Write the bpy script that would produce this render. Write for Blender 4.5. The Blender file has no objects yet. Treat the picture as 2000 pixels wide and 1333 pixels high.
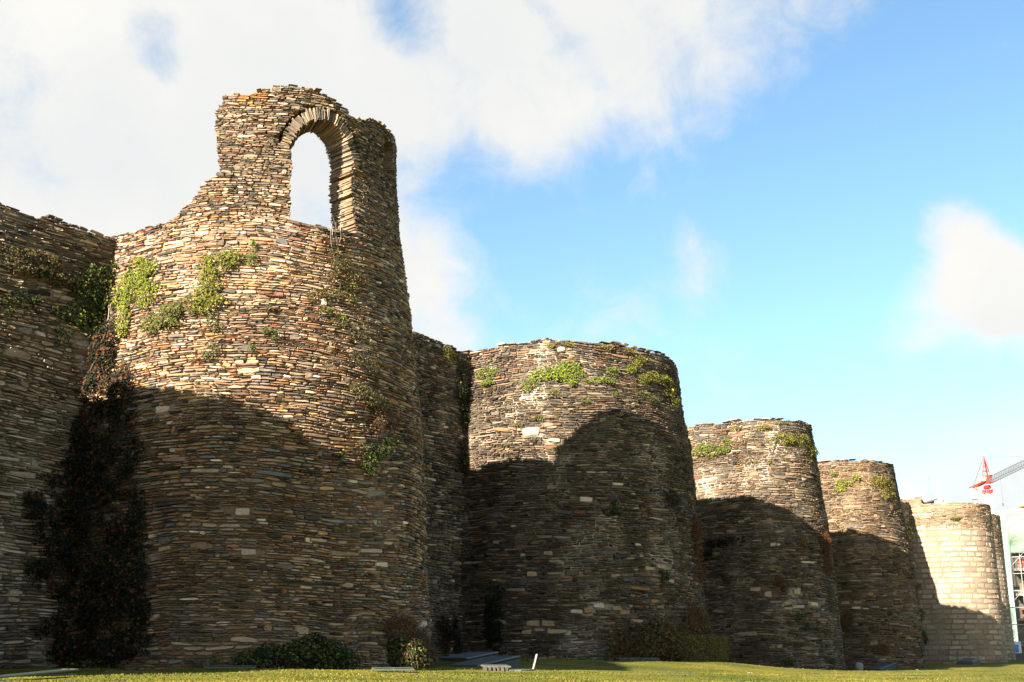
import bpy, math, random
import numpy as np
from mathutils import Vector, Matrix

C = bpy.context.scene.collection
R_ = math.radians
rng = np.random.default_rng(7)

# ------------------------------------------------------------------ camera, sky, sun, exposure
FPX, HZ = 2400.0, 1305.0                      # focal length and horizon, in pixels of the 2000 px wide photograph
PITCH = math.atan2(HZ - 666.5, FPX)
FH = FPX / math.cos(PITCH)                    # pixels per radian along the horizon
cam_d = bpy.data.cameras.new('camera')
cam_d.sensor_width = 36.0
cam_d.lens = 36.0 * FPX / 2000.0
cam_d.clip_end = 6000.0
cam = bpy.data.objects.new('camera', cam_d)
cam.rotation_euler = (math.pi / 2 + PITCH, 0, 0)
C.objects.link(cam)
scene = bpy.context.scene
scene.camera = cam

SUN_AZ = R_(40.0 + 180)                   # compass direction the light comes from (clockwise from +Y)
SUN_EL = R_(24.0)
sun_d = bpy.data.lights.new('sun', 'SUN')
sun_d.energy = 5.0
sun_d.angle = R_(0.5)
sun_d.color = (1.0, 0.90, 0.74)
sun = bpy.data.objects.new('sun', sun_d)
to_sun = Vector((math.sin(SUN_AZ) * math.cos(SUN_EL), math.cos(SUN_AZ) * math.cos(SUN_EL), math.sin(SUN_EL)))
sun.rotation_euler = to_sun.to_track_quat('Z', 'Y').to_euler()
C.objects.link(sun)

scene.view_settings.view_transform = 'Standard'
scene.view_settings.look = 'None'
scene.view_settings.exposure = 2.2
scene.view_settings.gamma = 1.0
scene.cycles.max_bounces = 6
scene.cycles.diffuse_bounces = 3
scene.cycles.transparent_max_bounces = 8


def pix_dir(px, py):
    """World direction of a photograph pixel, from the camera at the origin."""
    X, U = px - 1000.0, 666.5 - py
    s, c = math.sin(PITCH), math.cos(PITCH)
    v = np.array([X, FPX * c - U * s, FPX * s + U * c])
    return v / np.linalg.norm(v)


def build_world():
    w = bpy.data.worlds.new('World')
    scene.world = w
    w.use_nodes = True
    nt = w.node_tree
    N, L = nt.nodes, nt.links
    N.clear()
    out = N.new('ShaderNodeOutputWorld')
    bg = N.new('ShaderNodeBackground')
    bg.inputs['Strength'].default_value = 0.054
    L.new(bg.outputs[0], out.inputs[0])
    sky = N.new('ShaderNodeTexSky')
    sky.sky_type = 'NISHITA'
    sky.sun_disc = False
    sky.sun_elevation = SUN_EL
    sky.sun_rotation = SUN_AZ
    sky.air_density = 1.0
    sky.dust_density = 0.6
    sky.ozone_density = 2.0
    tint = N.new('ShaderNodeMix')
    tint.data_type = 'RGBA'
    tint.blend_type = 'MULTIPLY'
    tint.inputs[0].default_value = 1.0
    L.new(sky.outputs[0], tint.inputs[6])
    tint.inputs[7].default_value = SKY_TINT
    tc = N.new('ShaderNodeTexCoord')

    def math_(op, a, b=None, c=None, clamp=False):
        n = N.new('ShaderNodeMath')
        n.operation = op
        n.use_clamp = clamp
        for i, v in enumerate((a, b, c)):
            if v is None:
                continue
            if isinstance(v, (int, float)):
                n.inputs[i].default_value = v
            else:
                L.new(v, n.inputs[i])
        return n.outputs[0]

    def noise(scale, detail, rough, dist=0.0, off=(0, 0, 0), sc=(1, 1, 1)):
        m = N.new('ShaderNodeMapping')
        m.inputs['Location'].default_value = off
        m.inputs['Scale'].default_value = sc
        L.new(tc.outputs['Generated'], m.inputs[0])
        n = N.new('ShaderNodeTexNoise')
        n.inputs['Scale'].default_value = scale
        n.inputs['Detail'].default_value = detail
        n.inputs['Roughness'].default_value = rough
        n.inputs['Distortion'].default_value = dist
        L.new(m.outputs[0], n.inputs[0])
        return n.outputs[0]

    cover = None
    for (px, py, r, a) in CLOUDS + [(v, None, rr, aa) for v, rr, aa in FILL_CLOUDS]:     # cloud masses and added fill clouds, each at a direction in the sky
        dv = pix_dir(px, py) if py is not None else np.array(px) / np.linalg.norm(px)
        vm = N.new('ShaderNodeVectorMath')
        vm.operation = 'DISTANCE'
        L.new(tc.outputs['Generated'], vm.inputs[0])
        vm.inputs[1].default_value = tuple(dv)
        mr = N.new('ShaderNodeMapRange')
        mr.interpolation_type = 'SMOOTHSTEP'
        mr.inputs['From Min'].default_value = 0.0
        mr.inputs['From Max'].default_value = r / FPX
        mr.inputs['To Min'].default_value = a
        mr.inputs['To Max'].default_value = 0.0
        L.new(vm.outputs['Value'], mr.inputs['Value'])
        cover = mr.outputs[0] if cover is None else math_('ADD', cover, mr.outputs[0])
    cover = math_('MINIMUM', cover, 1.0)
    n1 = noise(5.0, 11.0, 0.56, 0.4, (3.1, 1.7, 0.4))
    n2 = noise(20.0, 8.0, 0.62, 0.6, (0.3, 5.2, 2.0))
    f = math_('ADD', math_('MULTIPLY', math_('SUBTRACT', n1, 0.5), 2.0), math_('MULTIPLY', math_('SUBTRACT', n2, 0.5), 0.85))
    dens = math_('ADD', cover, f)
    mr = N.new('ShaderNodeMapRange')
    mr.interpolation_type = 'SMOOTHSTEP'
    mr.inputs['From Min'].default_value = 0.14
    mr.inputs['From Max'].default_value = 0.95
    L.new(dens, mr.inputs['Value'])
    # cloud tone: billows of white and pale grey
    n3 = noise(3.6, 8.0, 0.5, 0.2, (7.7, 2.2, 1.1))
    cr = N.new('ShaderNodeValToRGB')
    cr.color_ramp.elements[0].position = 0.32
    cr.color_ramp.elements[0].color = (0.80, 0.82, 0.82, 1)
    cr.color_ramp.elements[1].position = 0.62
    cr.color_ramp.elements[1].color = (0.97, 0.945, 0.885, 1)
    L.new(n3, cr.inputs[0])
    cs = N.new('ShaderNodeMix')
    cs.data_type = 'RGBA'
    cs.blend_type = 'MULTIPLY'
    cs.inputs[0].default_value = 1.0
    L.new(cr.outputs[0], cs.inputs[6])
    cs.inputs[7].default_value = (CLOUD_GAIN, CLOUD_GAIN, CLOUD_GAIN, 1)
    mx = N.new('ShaderNodeMix')
    mx.data_type = 'RGBA'
    L.new(mr.outputs[0], mx.inputs[0])
    L.new(tint.outputs[2], mx.inputs[6])
    L.new(cs.outputs[2], mx.inputs[7])
    L.new(mx.outputs[2], bg.inputs['Color'])


SKY_TINT = (.95, 1.08, 1.05, 1)
CLOUD_GAIN = 4.3
CLOUDS = [(60, 150, 460, 1.05), (100, 400, 380, 1.0), (430, 170, 300, .45), (560, 330, 380, .75), (640, 120, 320, .55), (880, 230, 350, .6), (1000, 60, 360, .5),
          (700, 560, 280, .65), (840, 560, 210, .45), (1150, 20, 380, .55), (1400, 0, 330, .42), (1600, -20, 260, .30), (1380, 240, 220, .30), (1120, 190, 280, .40),
          (1370, 505, 120, .44), (1855, 430, 100, .6), (1890, 540, 150, .7), (1990, 540, 160, .7), (1960, 620, 170, .5), (1800, 620, 130, .4), (1900, 930, 300, .55),
          (1990, 1000, 220, .6), (880, 680, 120, .4), (-300, 300, 700, .9), (300, -400, 600, .7), (2300, 700, 300, .7),
          (290, 90, 140, -.55), (320, 150, 90, -.3), (790, 50, 120, -.45), (590, 90, 90, -.2)]
FILL_CLOUDS = [((0, -1, .35), 1900, .75), ((.85, -.5, .4), 1500, .7), ((-.3, -.4, .9), 1500, .55), ((.9, .1, .35), 900, .5)]  # unseen clouds, mostly behind the camera, added to raise and whiten the fill light
build_world()

# ------------------------------------------------------------------ helpers


def tag(o, label=None, cat=None, group=None, kind=None):
    if label:
        o['label'] = label
    if cat:
        o['category'] = cat
    if group:
        o['group'] = group
    if kind:
        o['kind'] = kind
    return o


def empty(name, loc, label, cat, group=None, rz=0.0):
    o = bpy.data.objects.new(name, None)
    o.location = loc
    o.rotation_euler = (0, 0, rz)
    o.empty_display_size = 0.3
    C.objects.link(o)
    return tag(o, label, cat, group)


def mesh_obj(name, V, F, mat, parent=None, col=None, smooth=False):
    """Link one mesh. V is (n,3) in world space; with a parent it is moved to the parent's frame."""
    V = np.asarray(V, dtype=np.float64).reshape(-1, 3)
    if parent is not None:
        m = Matrix.LocRotScale(parent.location, parent.rotation_euler, None) if parent.parent is None else \
            Matrix.LocRotScale(parent.parent.location, parent.parent.rotation_euler, None)
        inv = np.array(m.inverted())
        V = V @ inv[:3, :3].T + inv[:3, 3]
    me = bpy.data.meshes.new(name)
    if isinstance(F, np.ndarray):
        k = F.shape[1]
        me.vertices.add(len(V))
        me.vertices.foreach_set('co', V.astype(np.float32).ravel())
        me.loops.add(F.size)
        me.loops.foreach_set('vertex_index', F.astype(np.int32).ravel())
        me.polygons.add(len(F))
        me.polygons.foreach_set('loop_start', (np.arange(len(F)) * k).astype(np.int32))
        me.polygons.foreach_set('loop_total', np.full(len(F), k, np.int32))
        me.update(calc_edges=True)
    else:
        me.from_pydata([tuple(v) for v in V], [], [tuple(f) for f in F])
    if col is not None:
        a = me.color_attributes.new('Col', 'FLOAT_COLOR', 'POINT')
        cc = np.ones((len(V), 4), np.float32)
        cc[:, :3] = col
        a.data.foreach_set('color', cc.ravel())
    me.polygons.foreach_set('use_smooth', np.full(len(me.polygons), smooth, bool))
    me.validate()
    me.materials.append(mat)
    o = bpy.data.objects.new(name, me)
    C.objects.link(o)
    if parent is not None:
        o.parent = parent
    return o


class MB:
    """Collects boxes, bars and tubes into one mesh."""

    def __init__(self):
        self.V, self.F = [], []

    def add(self, V, F):
        b = len(self.V)
        self.V += [tuple(v) for v in V]
        self.F += [tuple(i + b for i in f) for f in F]

    def box(self, c, size, rz=0.0, tilt=0.0, bevel=0.0):
        hx, hy, hz = size[0] / 2, size[1] / 2, size[2] / 2
        m = Matrix.Translation(c) @ Matrix.Rotation(rz, 4, 'Z') @ Matrix.Rotation(tilt, 4, 'X')
        b = min(bevel, hx * .45, hy * .45, hz * .45)
        if b <= 0:
            P = [(x, y, z) for z in (-hz, hz) for x, y in ((-hx, -hy), (hx, -hy), (hx, hy), (-hx, hy))]
            F = [(3, 2, 1, 0), (4, 5, 6, 7), (0, 1, 5, 4), (1, 2, 6, 5), (2, 3, 7, 6), (3, 0, 4, 7)]
        else:
            P = []
            for (z, i) in ((-hz, b), (-hz + b, 0), (hz - b, 0), (hz, b)):
                x, y = hx - i, hy - i
                P += [(-x, -y, z), (x, -y, z), (x, y, z), (-x, y, z)]
            F = [(3, 2, 1, 0), (12, 13, 14, 15)]
            for k in range(3):
                for j in range(4):
                    F.append((k * 4 + j, k * 4 + (j + 1) % 4, k * 4 + 4 + (j + 1) % 4, k * 4 + 4 + j))
        self.add([m @ Vector(p) for p in P], F)

    def bar(self, a, b, r, n=4, r2=None):
        a, b = Vector(a), Vector(b)
        r2 = r if r2 is None else r2
        q = (b - a).to_track_quat('Z', 'Y')
        P = []
        for p, rr in ((a, r), (b, r2)):
            for i in range(n):
                t = 2 * math.pi * (i + .5) / n
                P.append(p + q @ Vector((rr * math.cos(t), rr * math.sin(t), 0)))
        F = [(i, (i + 1) % n, n + (i + 1) % n, n + i) for i in range(n)]
        F += [tuple(range(n - 1, -1, -1)), tuple(range(n, 2 * n))]
        self.add(P, F)

    def build(self, name, mat, parent=None):
        return mesh_obj(name, self.V, self.F, mat, parent)


def vnoise(x, y, seed=0):
    """Smooth value noise in [-1, 1] on numpy arrays."""
    x, y = np.asarray(x, float), np.asarray(y, float)
    xi, yi = np.floor(x).astype(np.int64), np.floor(y).astype(np.int64)
    fx, fy = x - xi, y - yi
    fx, fy = fx * fx * (3 - 2 * fx), fy * fy * (3 - 2 * fy)

    def h(a, b):
        n = (a * 374761393 + b * 668265263 + seed * 974634777) & 0xffffffff
        n = ((n ^ (n >> 13)) * 1274126177) & 0xffffffff
        n = n ^ (n >> 16)
        return (n & 0xffff) / 32767.5 - 1
    return (h(xi, yi) * (1 - fx) + h(xi + 1, yi) * fx) * (1 - fy) + (h(xi, yi + 1) * (1 - fx) + h(xi + 1, yi + 1) * fx) * fy


# ------------------------------------------------------------------ materials
def new_mat(name):
    m = bpy.data.materials.new(name)
    m.use_nodes = True
    nt = m.node_tree
    b = nt.nodes['Principled BSDF']
    return m, nt, b


def n_noise(nt, scale, detail=4, rough=.6, coord='Object', sc=None):
    tc = nt.nodes.new('ShaderNodeTexCoord')
    n = nt.nodes.new('ShaderNodeTexNoise')
    n.inputs['Scale'].default_value = scale
    n.inputs['Detail'].default_value = detail
    n.inputs['Roughness'].default_value = rough
    src = tc.outputs[coord]
    if sc:
        m = nt.nodes.new('ShaderNodeMapping')
        m.inputs['Scale'].default_value = sc
        nt.links.new(src, m.inputs[0])
        src = m.outputs[0]
    nt.links.new(src, n.inputs[0])
    return n.outputs[0]


def n_ramp(nt, src, stops):
    r = nt.nodes.new('ShaderNodeValToRGB')
    e = r.color_ramp.elements
    while len(e) < len(stops):
        e.new(.5)
    for el, (p, c) in zip(e, stops):
        el.position = p
        el.color = (*c, 1) if not isinstance(c, (int, float)) else (c, c, c, 1)
    nt.links.new(src, r.inputs[0])
    return r.outputs[0]


def n_mix(nt, fac, a, b, blend='MIX'):
    m = nt.nodes.new('ShaderNodeMix')
    m.data_type = 'RGBA'
    m.blend_type = blend
    for i, v in ((0, fac), (6, a), (7, b)):
        if isinstance(v, (int, float)):
            m.inputs[i].default_value = v
        elif isinstance(v, tuple):
            m.inputs[i].default_value = (*v, 1)
        else:
            nt.links.new(v, m.inputs[i])
    return m.outputs[2]


def n_bump(nt, b, src, strength, dist):
    bp = nt.nodes.new('ShaderNodeBump')
    bp.inputs['Strength'].default_value = strength
    bp.inputs['Distance'].default_value = dist
    nt.links.new(src, bp.inputs['Height'])
    nt.links.new(bp.outputs[0], b.inputs['Normal'])


def mat_stone(name, lichen=(.36, .30, .21), lich_amt=.5, stain=.5, moss_amt=.35):
    """Laid stone: the colour of each stone comes from its own attribute, weathering from noise."""
    m, nt, b = new_mat(name)
    at = nt.nodes.new('ShaderNodeAttribute')
    at.attribute_name = 'Col'
    fine = n_noise(nt, 34, 6, .7, sc=(1, 1, 2.2))
    v = n_ramp(nt, fine, [(.25, .55), (.5, 1.0), (.75, 1.35)])
    col = n_mix(nt, 1.0, at.outputs['Color'], v, 'MULTIPLY')
    lm = n_ramp(nt, n_noise(nt, 9, 8, .72), [(.57, 0.0), (.66, lich_amt)])
    col = n_mix(nt, lm, col, lichen)
    sm = n_ramp(nt, n_noise(nt, .9, 6, .65, sc=(1, 1, .45)), [(.48, 0.0), (.70, stain)])
    col = n_mix(nt, sm, col, n_mix(nt, 1.0, col, (.32, .31, .30), 'MULTIPLY'))
    streak = n_ramp(nt, n_noise(nt, 2.4, 5, .6, sc=(1, 1, .16)), [(.52, 0.0), (.68, stain * .7)])
    col = n_mix(nt, streak, col, n_mix(nt, 1.0, col, (.48, .45, .42), 'MULTIPLY'))
    wash = n_ramp(nt, n_noise(nt, 1.3, 7, .7, sc=(1, 1, .8)), [(.60, 0.0), (.72, .35)])
    col = n_mix(nt, wash, col, (.30, .25, .185))
    moss = n_ramp(nt, n_noise(nt, 2.1, 8, .72), [(.60, 0.0), (.70, moss_amt)])
    col = n_mix(nt, moss, col, (.085, .085, .030))
    nt.links.new(col, b.inputs['Base Color'])
    b.inputs['Roughness'].default_value = .88
    b.inputs['Specular IOR Level'].default_value = .25
    n_bump(nt, b, n_noise(nt, 45, 8, .75, sc=(1, 1, 2.5)), .7, .02)
    return m


def mat_plain(name, col, var=.25, scale=8, rough=.8, bump=.3, metallic=0.0):
    m, nt, b = new_mat(name)
    f = n_noise(nt, scale, 5, .6)
    lo, hi = tuple(c * (1 - var) for c in col), tuple(min(1, c * (1 + var)) for c in col)
    nt.links.new(n_ramp(nt, f, [(.3, lo), (.7, hi)]), b.inputs['Base Color'])
    b.inputs['Roughness'].default_value = rough
    b.inputs['Metallic'].default_value = metallic
    if bump:
        n_bump(nt, b, n_noise(nt, scale * 4, 5, .6), bump, .01)
    return m


def mat_mortar(name, dark, pale, lo=.5, hi=.62):
    m, nt, b = new_mat(name)
    big = n_ramp(nt, n_noise(nt, .7, 5, .6), [(lo, 0.0), (hi, 1.0)])
    col = n_mix(nt, big, dark, pale)
    v = n_ramp(nt, n_noise(nt, 22, 6, .7), [(.3, .6), (.7, 1.3)])
    nt.links.new(n_mix(nt, 1.0, col, v, 'MULTIPLY'), b.inputs['Base Color'])
    b.inputs['Roughness'].default_value = .95
    n_bump(nt, b, n_noise(nt, 30, 6, .7), .8, .03)
    return m


def mat_leaf(name='foliage'):
    m, nt, b = new_mat(name)
    at = nt.nodes.new('ShaderNodeAttribute')
    at.attribute_name = 'Col'
    nt.links.new(at.outputs['Color'], b.inputs['Base Color'])
    b.inputs['Roughness'].default_value = .75
    b.inputs['Specular IOR Level'].default_value = .25
    tr = nt.nodes.new('ShaderNodeBsdfTranslucent')
    nt.links.new(at.outputs['Color'], tr.inputs['Color'])
    mx = nt.nodes.new('ShaderNodeMixShader')
    mx.inputs[0].default_value = .3
    nt.links.new(b.outputs[0], mx.inputs[1])
    nt.links.new(tr.outputs[0], mx.inputs[2])
    nt.links.new(mx.outputs[0], nt.nodes['Material Output'].inputs[0])
    return m


M_STONE = mat_stone('slate_masonry')
M_STONE_DARK = mat_stone('mossy_slate_masonry', lichen=(.36, .35, .31), lich_amt=.45, stain=.6)
M_ASHLAR = mat_stone('granite_ashlar', lichen=(.36, .29, .20), lich_amt=.35, stain=.22, moss_amt=.05)
M_MORTAR = mat_mortar('earth_mortar', (.12, .078, .043), (.26, .175, .098), .40, .64)
M_MORTAR_PALE = mat_mortar('lime_mortar', (.10, .075, .05), (.44, .37, .28), .50, .64)
M_MORTAR_LINE = mat_mortar('ashlar_joint', (.18, .135, .088), (.25, .195, .13))
M_LEAF = mat_leaf()
M_WOOD_DARK = mat_plain('ivy_stem', (.05, .035, .022), .3, 20)
M_WOOD = mat_plain('dry_stem', (.20, .15, .11), .3, 20)

PAL = {'tan': (.262, .172, .105), 'buff': (.34, .235, .145), 'grey': (.165, .130, .098), 'slate': (.100, .080, .066), 'dark': (.048, .038, .031),
       'rust': (.225, .105, .055), 'red': (.185, .080, .052), 'ochre': (.29, .160, .062), 'pale': (.47, .37, .27), 'blue': (.095, .090, .090), 'brown': (.165, .094, .054),
       'mauve': (.150, .110, .088)}


def pick(n, w, r):
    keys = list(w)
    p = np.array([w[k] for k in keys], float)
    idx = r.choice(len(keys), n, p=p / p.sum())
    base = np.array([PAL[k] for k in keys])[idx]
    base = base * .88 + base.mean(1, keepdims=True) * np.array([.132, .122, .106])
    return base * r.lognormal(0, .21, (n, 1)) * r.lognormal(0, .03, (n, 3))


# ------------------------------------------------------------------ walls as surfaces (u along, z up, dep outward)
WA = R_(35.0)
D2 = np.array([math.sin(WA), math.cos(WA)])       # along the town wall, away from the camera
N2 = np.array([math.cos(WA), -math.sin(WA)])      # out of the town wall, towards the lawn


class TowerSurf:
    def __init__(self, c, prof, flank, H, warp=.10, seed=0, d=D2, n=N2, bulge=.05):
        self.bulge = bulge
        self.c, self.prof, self.flank, self.H, self.seed, self.warp = np.array(c), prof, flank, H, seed, warp
        self.d, self.n = d, n
        self.R0 = float(np.interp(H * .6, [p[0] for p in prof], [p[1] for p in prof]))
        self.u0, self.u1 = -flank, math.pi * self.R0 + flank

    def R(self, z):
        return np.interp(z, [p[0] for p in self.prof], [p[1] for p in self.prof])

    def pt(self, u, z, dep):
        u, z, dep = np.broadcast_arrays(np.asarray(u, float), np.asarray(z, float), np.asarray(dep, float))
        zw = z + self.warp * (vnoise(u / 2.6, z / 1.7, self.seed) + .35 * vnoise(u / .9, z / .8, self.seed + 5))
        rr = self.R(z) + dep + self.bulge * vnoise(u / 1.5, z / 1.3, self.seed + 9)
        al = np.clip(u / self.R0, 0, math.pi) - math.pi / 2
        back = np.where(u < 0, -u, np.where(u > math.pi * self.R0, u - math.pi * self.R0, 0))
        dd, dn = rr * np.sin(al), rr * np.cos(al) - back
        return np.stack([self.c[0] + dd * self.d[0] + dn * self.n[0], self.c[1] + dd * self.d[1] + dn * self.n[1], zw], -1)

    def inside(self, p):
        q = p[:2] - self.c
        dd, dn = q @ self.d, q @ self.n
        return (math.hypot(dd, dn) if dn > 0 else abs(dd)) - self.R(p[2])

    def uv(self, p):
        q = p[:2] - self.c
        dd, dn = q @ self.d, q @ self.n
        if dn > 0:
            return (math.atan2(dd, dn) + math.pi / 2) * self.R0, p[2]
        return (dn if dd < 0 else math.pi * self.R0 - dn), p[2]


class CurtainSurf:
    def __init__(self, a, b, bat, H, warp=.10, seed=0):
        self.a, self.b = np.array(a, float), np.array(b, float)
        t = self.b - self.a
        self.len = float(np.hypot(*t))
        self.t = t / self.len
        self.n = np.array([self.t[1], -self.t[0]])
        self.bat, self.H, self.seed, self.warp = bat, H, seed, warp
        self.u0, self.u1 = 0.0, self.len

    def pt(self, u, z, dep):
        u, z, dep = np.broadcast_arrays(np.asarray(u, float), np.asarray(z, float), np.asarray(dep, float))
        zw = z + self.warp * (vnoise(u / 2.6, z / 1.7, self.seed) + .35 * vnoise(u / .9, z / .8, self.seed + 5))
        off = dep + self.bat * (self.H - z) + .06 * vnoise(u / 1.5, z / 1.3, self.seed + 9)
        return np.stack([self.a[0] + u * self.t[0] + off * self.n[0], self.a[1] + u * self.t[1] + off * self.n[1], zw], -1)

    def inside(self, p):
        return (p[:2] - self.a) @ self.n - self.bat * (self.H - p[2])

    def uv(self, p):
        return (p[:2] - self.a) @ self.t, p[2]


def nearest(names, px, py):
    """Which of several wall surfaces the line of sight meets first."""
    best = None
    for nm in names:
        p = SURF[nm].pt(*on(SURF[nm], px, py), 0)
        dist = float(np.linalg.norm(p))
        if best is None or dist < best[0]:
            best = (dist, nm)
    return SURF[best[1]]


def on(surf, px, py):
    """Where the line of sight through a photograph pixel meets a wall surface: (u, z)."""
    dv = pix_dir(px, py)
    ts = np.arange(12, 130, .1)
    prev = None
    for t in ts:
        v = surf.inside(dv * t)
        if v < 0:
            lo, hi = t - .1, t
            for _ in range(18):
                mid = (lo + hi) / 2
                if surf.inside(dv * mid) < 0:
                    hi = mid
                else:
                    lo = mid
            return surf.uv(dv * hi)
    return surf.uv(dv * min(ts, key=lambda t: abs(surf.inside(dv * t))))


def lay(u0, u1, z0, z1, h, l, r):
    """Courses of random stones: rows (u centre, z centre, half length, half height)."""
    out = []
    z = z0
    while z < z1:
        hh = h * float(np.clip(r.lognormal(0, .30), .55, 1.9))
        u = u0 - r.random() * l
        while u < u1:
            ll = l * float(np.clip(r.lognormal(0, .45), .4, 2.6)) * math.sqrt(hh / h)
            if hh > h * .95 and r.random() < .28:
                k = r.uniform(.35, .65)
                out.append((u + ll / 2, z + hh * k / 2, ll / 2, hh * k / 2))
                s = r.uniform(.3, .7) if ll > l * .8 else 1.0
                out.append((u + ll * s / 2, z + hh * (1 + k) / 2, ll * s / 2, hh * (1 - k) / 2))
                if s < 1:
                    out.append((u + ll * (1 + s) / 2, z + hh * (1 + k) / 2, ll * (1 - s) / 2, hh * (1 - k) / 2))
            else:
                out.append((u + ll / 2, z + hh / 2, ll / 2, hh / 2))
            u += ll
        z += hh
    out = np.array(out)
    k = r.random(len(out)) < .035                   # now and then a stone two courses high
    out[k, 3] *= r.uniform(1.5, 2.2, k.sum())
    out[k, 2] *= r.uniform(.7, 1.3, k.sum())
    return out


GA = np.array([-1, -.86, -.38, .34, .86, 1.0])
GB = np.array([-1, -.64, .05, .66, 1.0])
GAA, GBB = [g.ravel() for g in np.meshgrid(GA, GB)]
EDGE = (np.abs(GAA) == 1) | (np.abs(GBB) == 1)
QUADS = np.array([(j * 6 + i, j * 6 + i + 1, (j + 1) * 6 + i + 1, (j + 1) * 6 + i) for j in range(4) for i in range(5)])


def stones(surf, S, col, r, rough=.016, skirt=.07, gap=.008, base=0.0, inward=None, jit=.10, rot=.035, cmin=.45):
    """Every row of S becomes a slab with a broken face; returns verts, quads, colours. inward: depth of an inner face."""
    n = len(S)
    uc, zc, hl, hh = S[:, 0:1], S[:, 1:2], S[:, 2:3], S[:, 3:4]
    g = np.minimum(gap * r.uniform(.4, 1.6, (n, 1)), hh * .3)
    a = GAA[None, :] + r.normal(0, .030, (n, 30)) * (np.abs(GAA) > .8)
    b = GBB[None, :] + r.normal(0, jit, (n, 30))
    corner = (np.abs(GAA) > .8) & (np.abs(GBB) > .5)
    b = np.where(corner[None, :], b * r.uniform(cmin, 1.0, (n, 30)), b)
    wedge = 1 + r.uniform(-.32, .32, (n, 1)) * GAA[None, :]
    U = uc + a * np.maximum(hl - g, hl * .6)
    Z = zc + b * (hh - g) * wedge + r.normal(0, rot, (n, 1)) * GAA[None, :] * np.minimum(hl, .3)
    pro = base + np.abs(r.normal(0, rough, (n, 1))) + r.normal(0, rough * .30, (n, 30)) \
        + r.normal(0, .012, (n, 1)) * GAA[None, :] + r.normal(.004, .012, (n, 1)) * GBB[None, :]
    dep = np.where(EDGE[None, :], -skirt, pro)
    if inward is not None:
        dep = -inward - np.where(EDGE[None, :], -skirt, pro)
    P = surf.pt(U, Z, dep).reshape(-1, 3)
    F = (QUADS[None] + (np.arange(n) * 30)[:, None, None]).reshape(-1, 4)
    if inward is not None:
        F = F[:, ::-1]
    cc = np.repeat(col, 30, 0) * r.lognormal(0, .06, (n * 30, 1))
    return P, F, cc


def join(parts):
    V, F, K, o = [], [], [], 0
    for p, f, c in parts:
        V.append(p)
        F.append(f + o)
        K.append(c)
        o += len(p)
    return np.concatenate(V), np.concatenate(F), np.concatenate(K)


def core_shell(surf, u0, u1, z0, z1, dep, nu=60, nz=50, deep=.04):
    uu, zz = np.meshgrid(np.linspace(u0, u1, nu), np.linspace(z0, z1, nz))
    uf, zf = uu.ravel(), zz.ravel()
    if deep:                                         # joints washed out here and there, most of all low down
        dep = dep - deep * np.clip(.5 + .9 * vnoise(uf / 1.6, zf / 1.2, 61) + np.where(zf < 6.8, .45, -.25), 0, 1)
    P = surf.pt(uf, zf, dep)
    F = np.array([(j * nu + i, j * nu + i + 1, (j + 1) * nu + i + 1, (j + 1) * nu + i) for j in range(nz - 1) for i in range(nu - 1)])
    return P, F


def tower_core(surf, name, mat, parent, dep=-.045, z0=-.8, top=None):
    """Solid rubble core with a flat wall-walk on top."""
    top = surf.H - .06 if top is None else top
    nu, nz = 72, 44
    P, F = core_shell(surf, surf.u0 - 1.5, surf.u1 + 1.5, z0, top, dep, nu, nz, .04 if surf.bulge else 0)
    F = [tuple(f) for f in F]
    last = list(range((nz - 1) * nu, nz * nu))
    F.append(tuple(last))
    F.append((0, (nz - 1) * nu, nz * nu - 1, nu - 1))
    return mesh_obj(name, P, F, mat, parent)


def specials(surf, rows, S):
    """Big pale blocks set among the small stones: returns S without what they replace, and the blocks."""
    B, cols = [], []
    keep = np.ones(len(S), bool)
    for (px, py, w, h, key) in rows:
        u, z = on(surf, px, py)
        u2, _ = on(surf, px + 4, py)
        _, z2 = on(surf, px, py - 4)
        hl, hh = abs(u2 - u) / 4 * w / 2, abs(z2 - z) / 4 * h / 2
        B.append((u, z, hl, hh))
        cols.append(np.array(PAL[key]) * 1.15)
        keep &= ~((np.abs(S[:, 0] - u) < hl + S[:, 2] * .35) & (np.abs(S[:, 1] - z) < hh + S[:, 3] * .3))
    return S[keep], np.array(B), np.array(cols)


# ------------------------------------------------------------------ ground
GC = []          # control points x, y, z of the lawn, from where its edge shows against the walls


def gpt(px, fwd, py):
    fwd *= 1.16
    GC.append(((px - 1000) / FH * fwd, fwd, (HZ - py) / FH * fwd))


for a in ((60, 21, 1314), (250, 23.5, 1308), (450, 22.3, 1307), (650, 21.8, 1309), (800, 23.5, 1310), (860, 27, 1303), (940, 31, 1292), (1060, 33, 1288),
          (1180, 33.5, 1291), (1290, 35, 1293), (1400, 40, 1308), (1500, 44.5, 1310), (1620, 48, 1310), (1700, 53.5, 1310), (1800, 60, 1304), (1880, 68.5, 1299),
          (1960, 75, 1295), (2040, 90, 1290), (300, 16, 1319), (600, 16.5, 1318), (850, 18, 1318), (950, 22, 1312), (1100, 23, 1313), (1250, 24, 1316),
          (1400, 28, 1316), (1600, 32, 1318), (1800, 38, 1317), (1950, 46, 1309), (400, 12, 1336), (700, 12, 1336), (1000, 13, 1336), (1400, 17, 1335),
          (1800, 20, 1334), (50, 14, 1331)):
    gpt(*a)
for xy in ((0, 0), (-6, 0), (6, 1), (3, -8), (-14, -8), (14, -6), (16, 2), (-16, 3), (0, 3.5), (-4, 4), (5, 4.5), (11, 6)):
    GC.append((xy[0], xy[1], -1.55))
GCa = np.array(GC)


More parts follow.
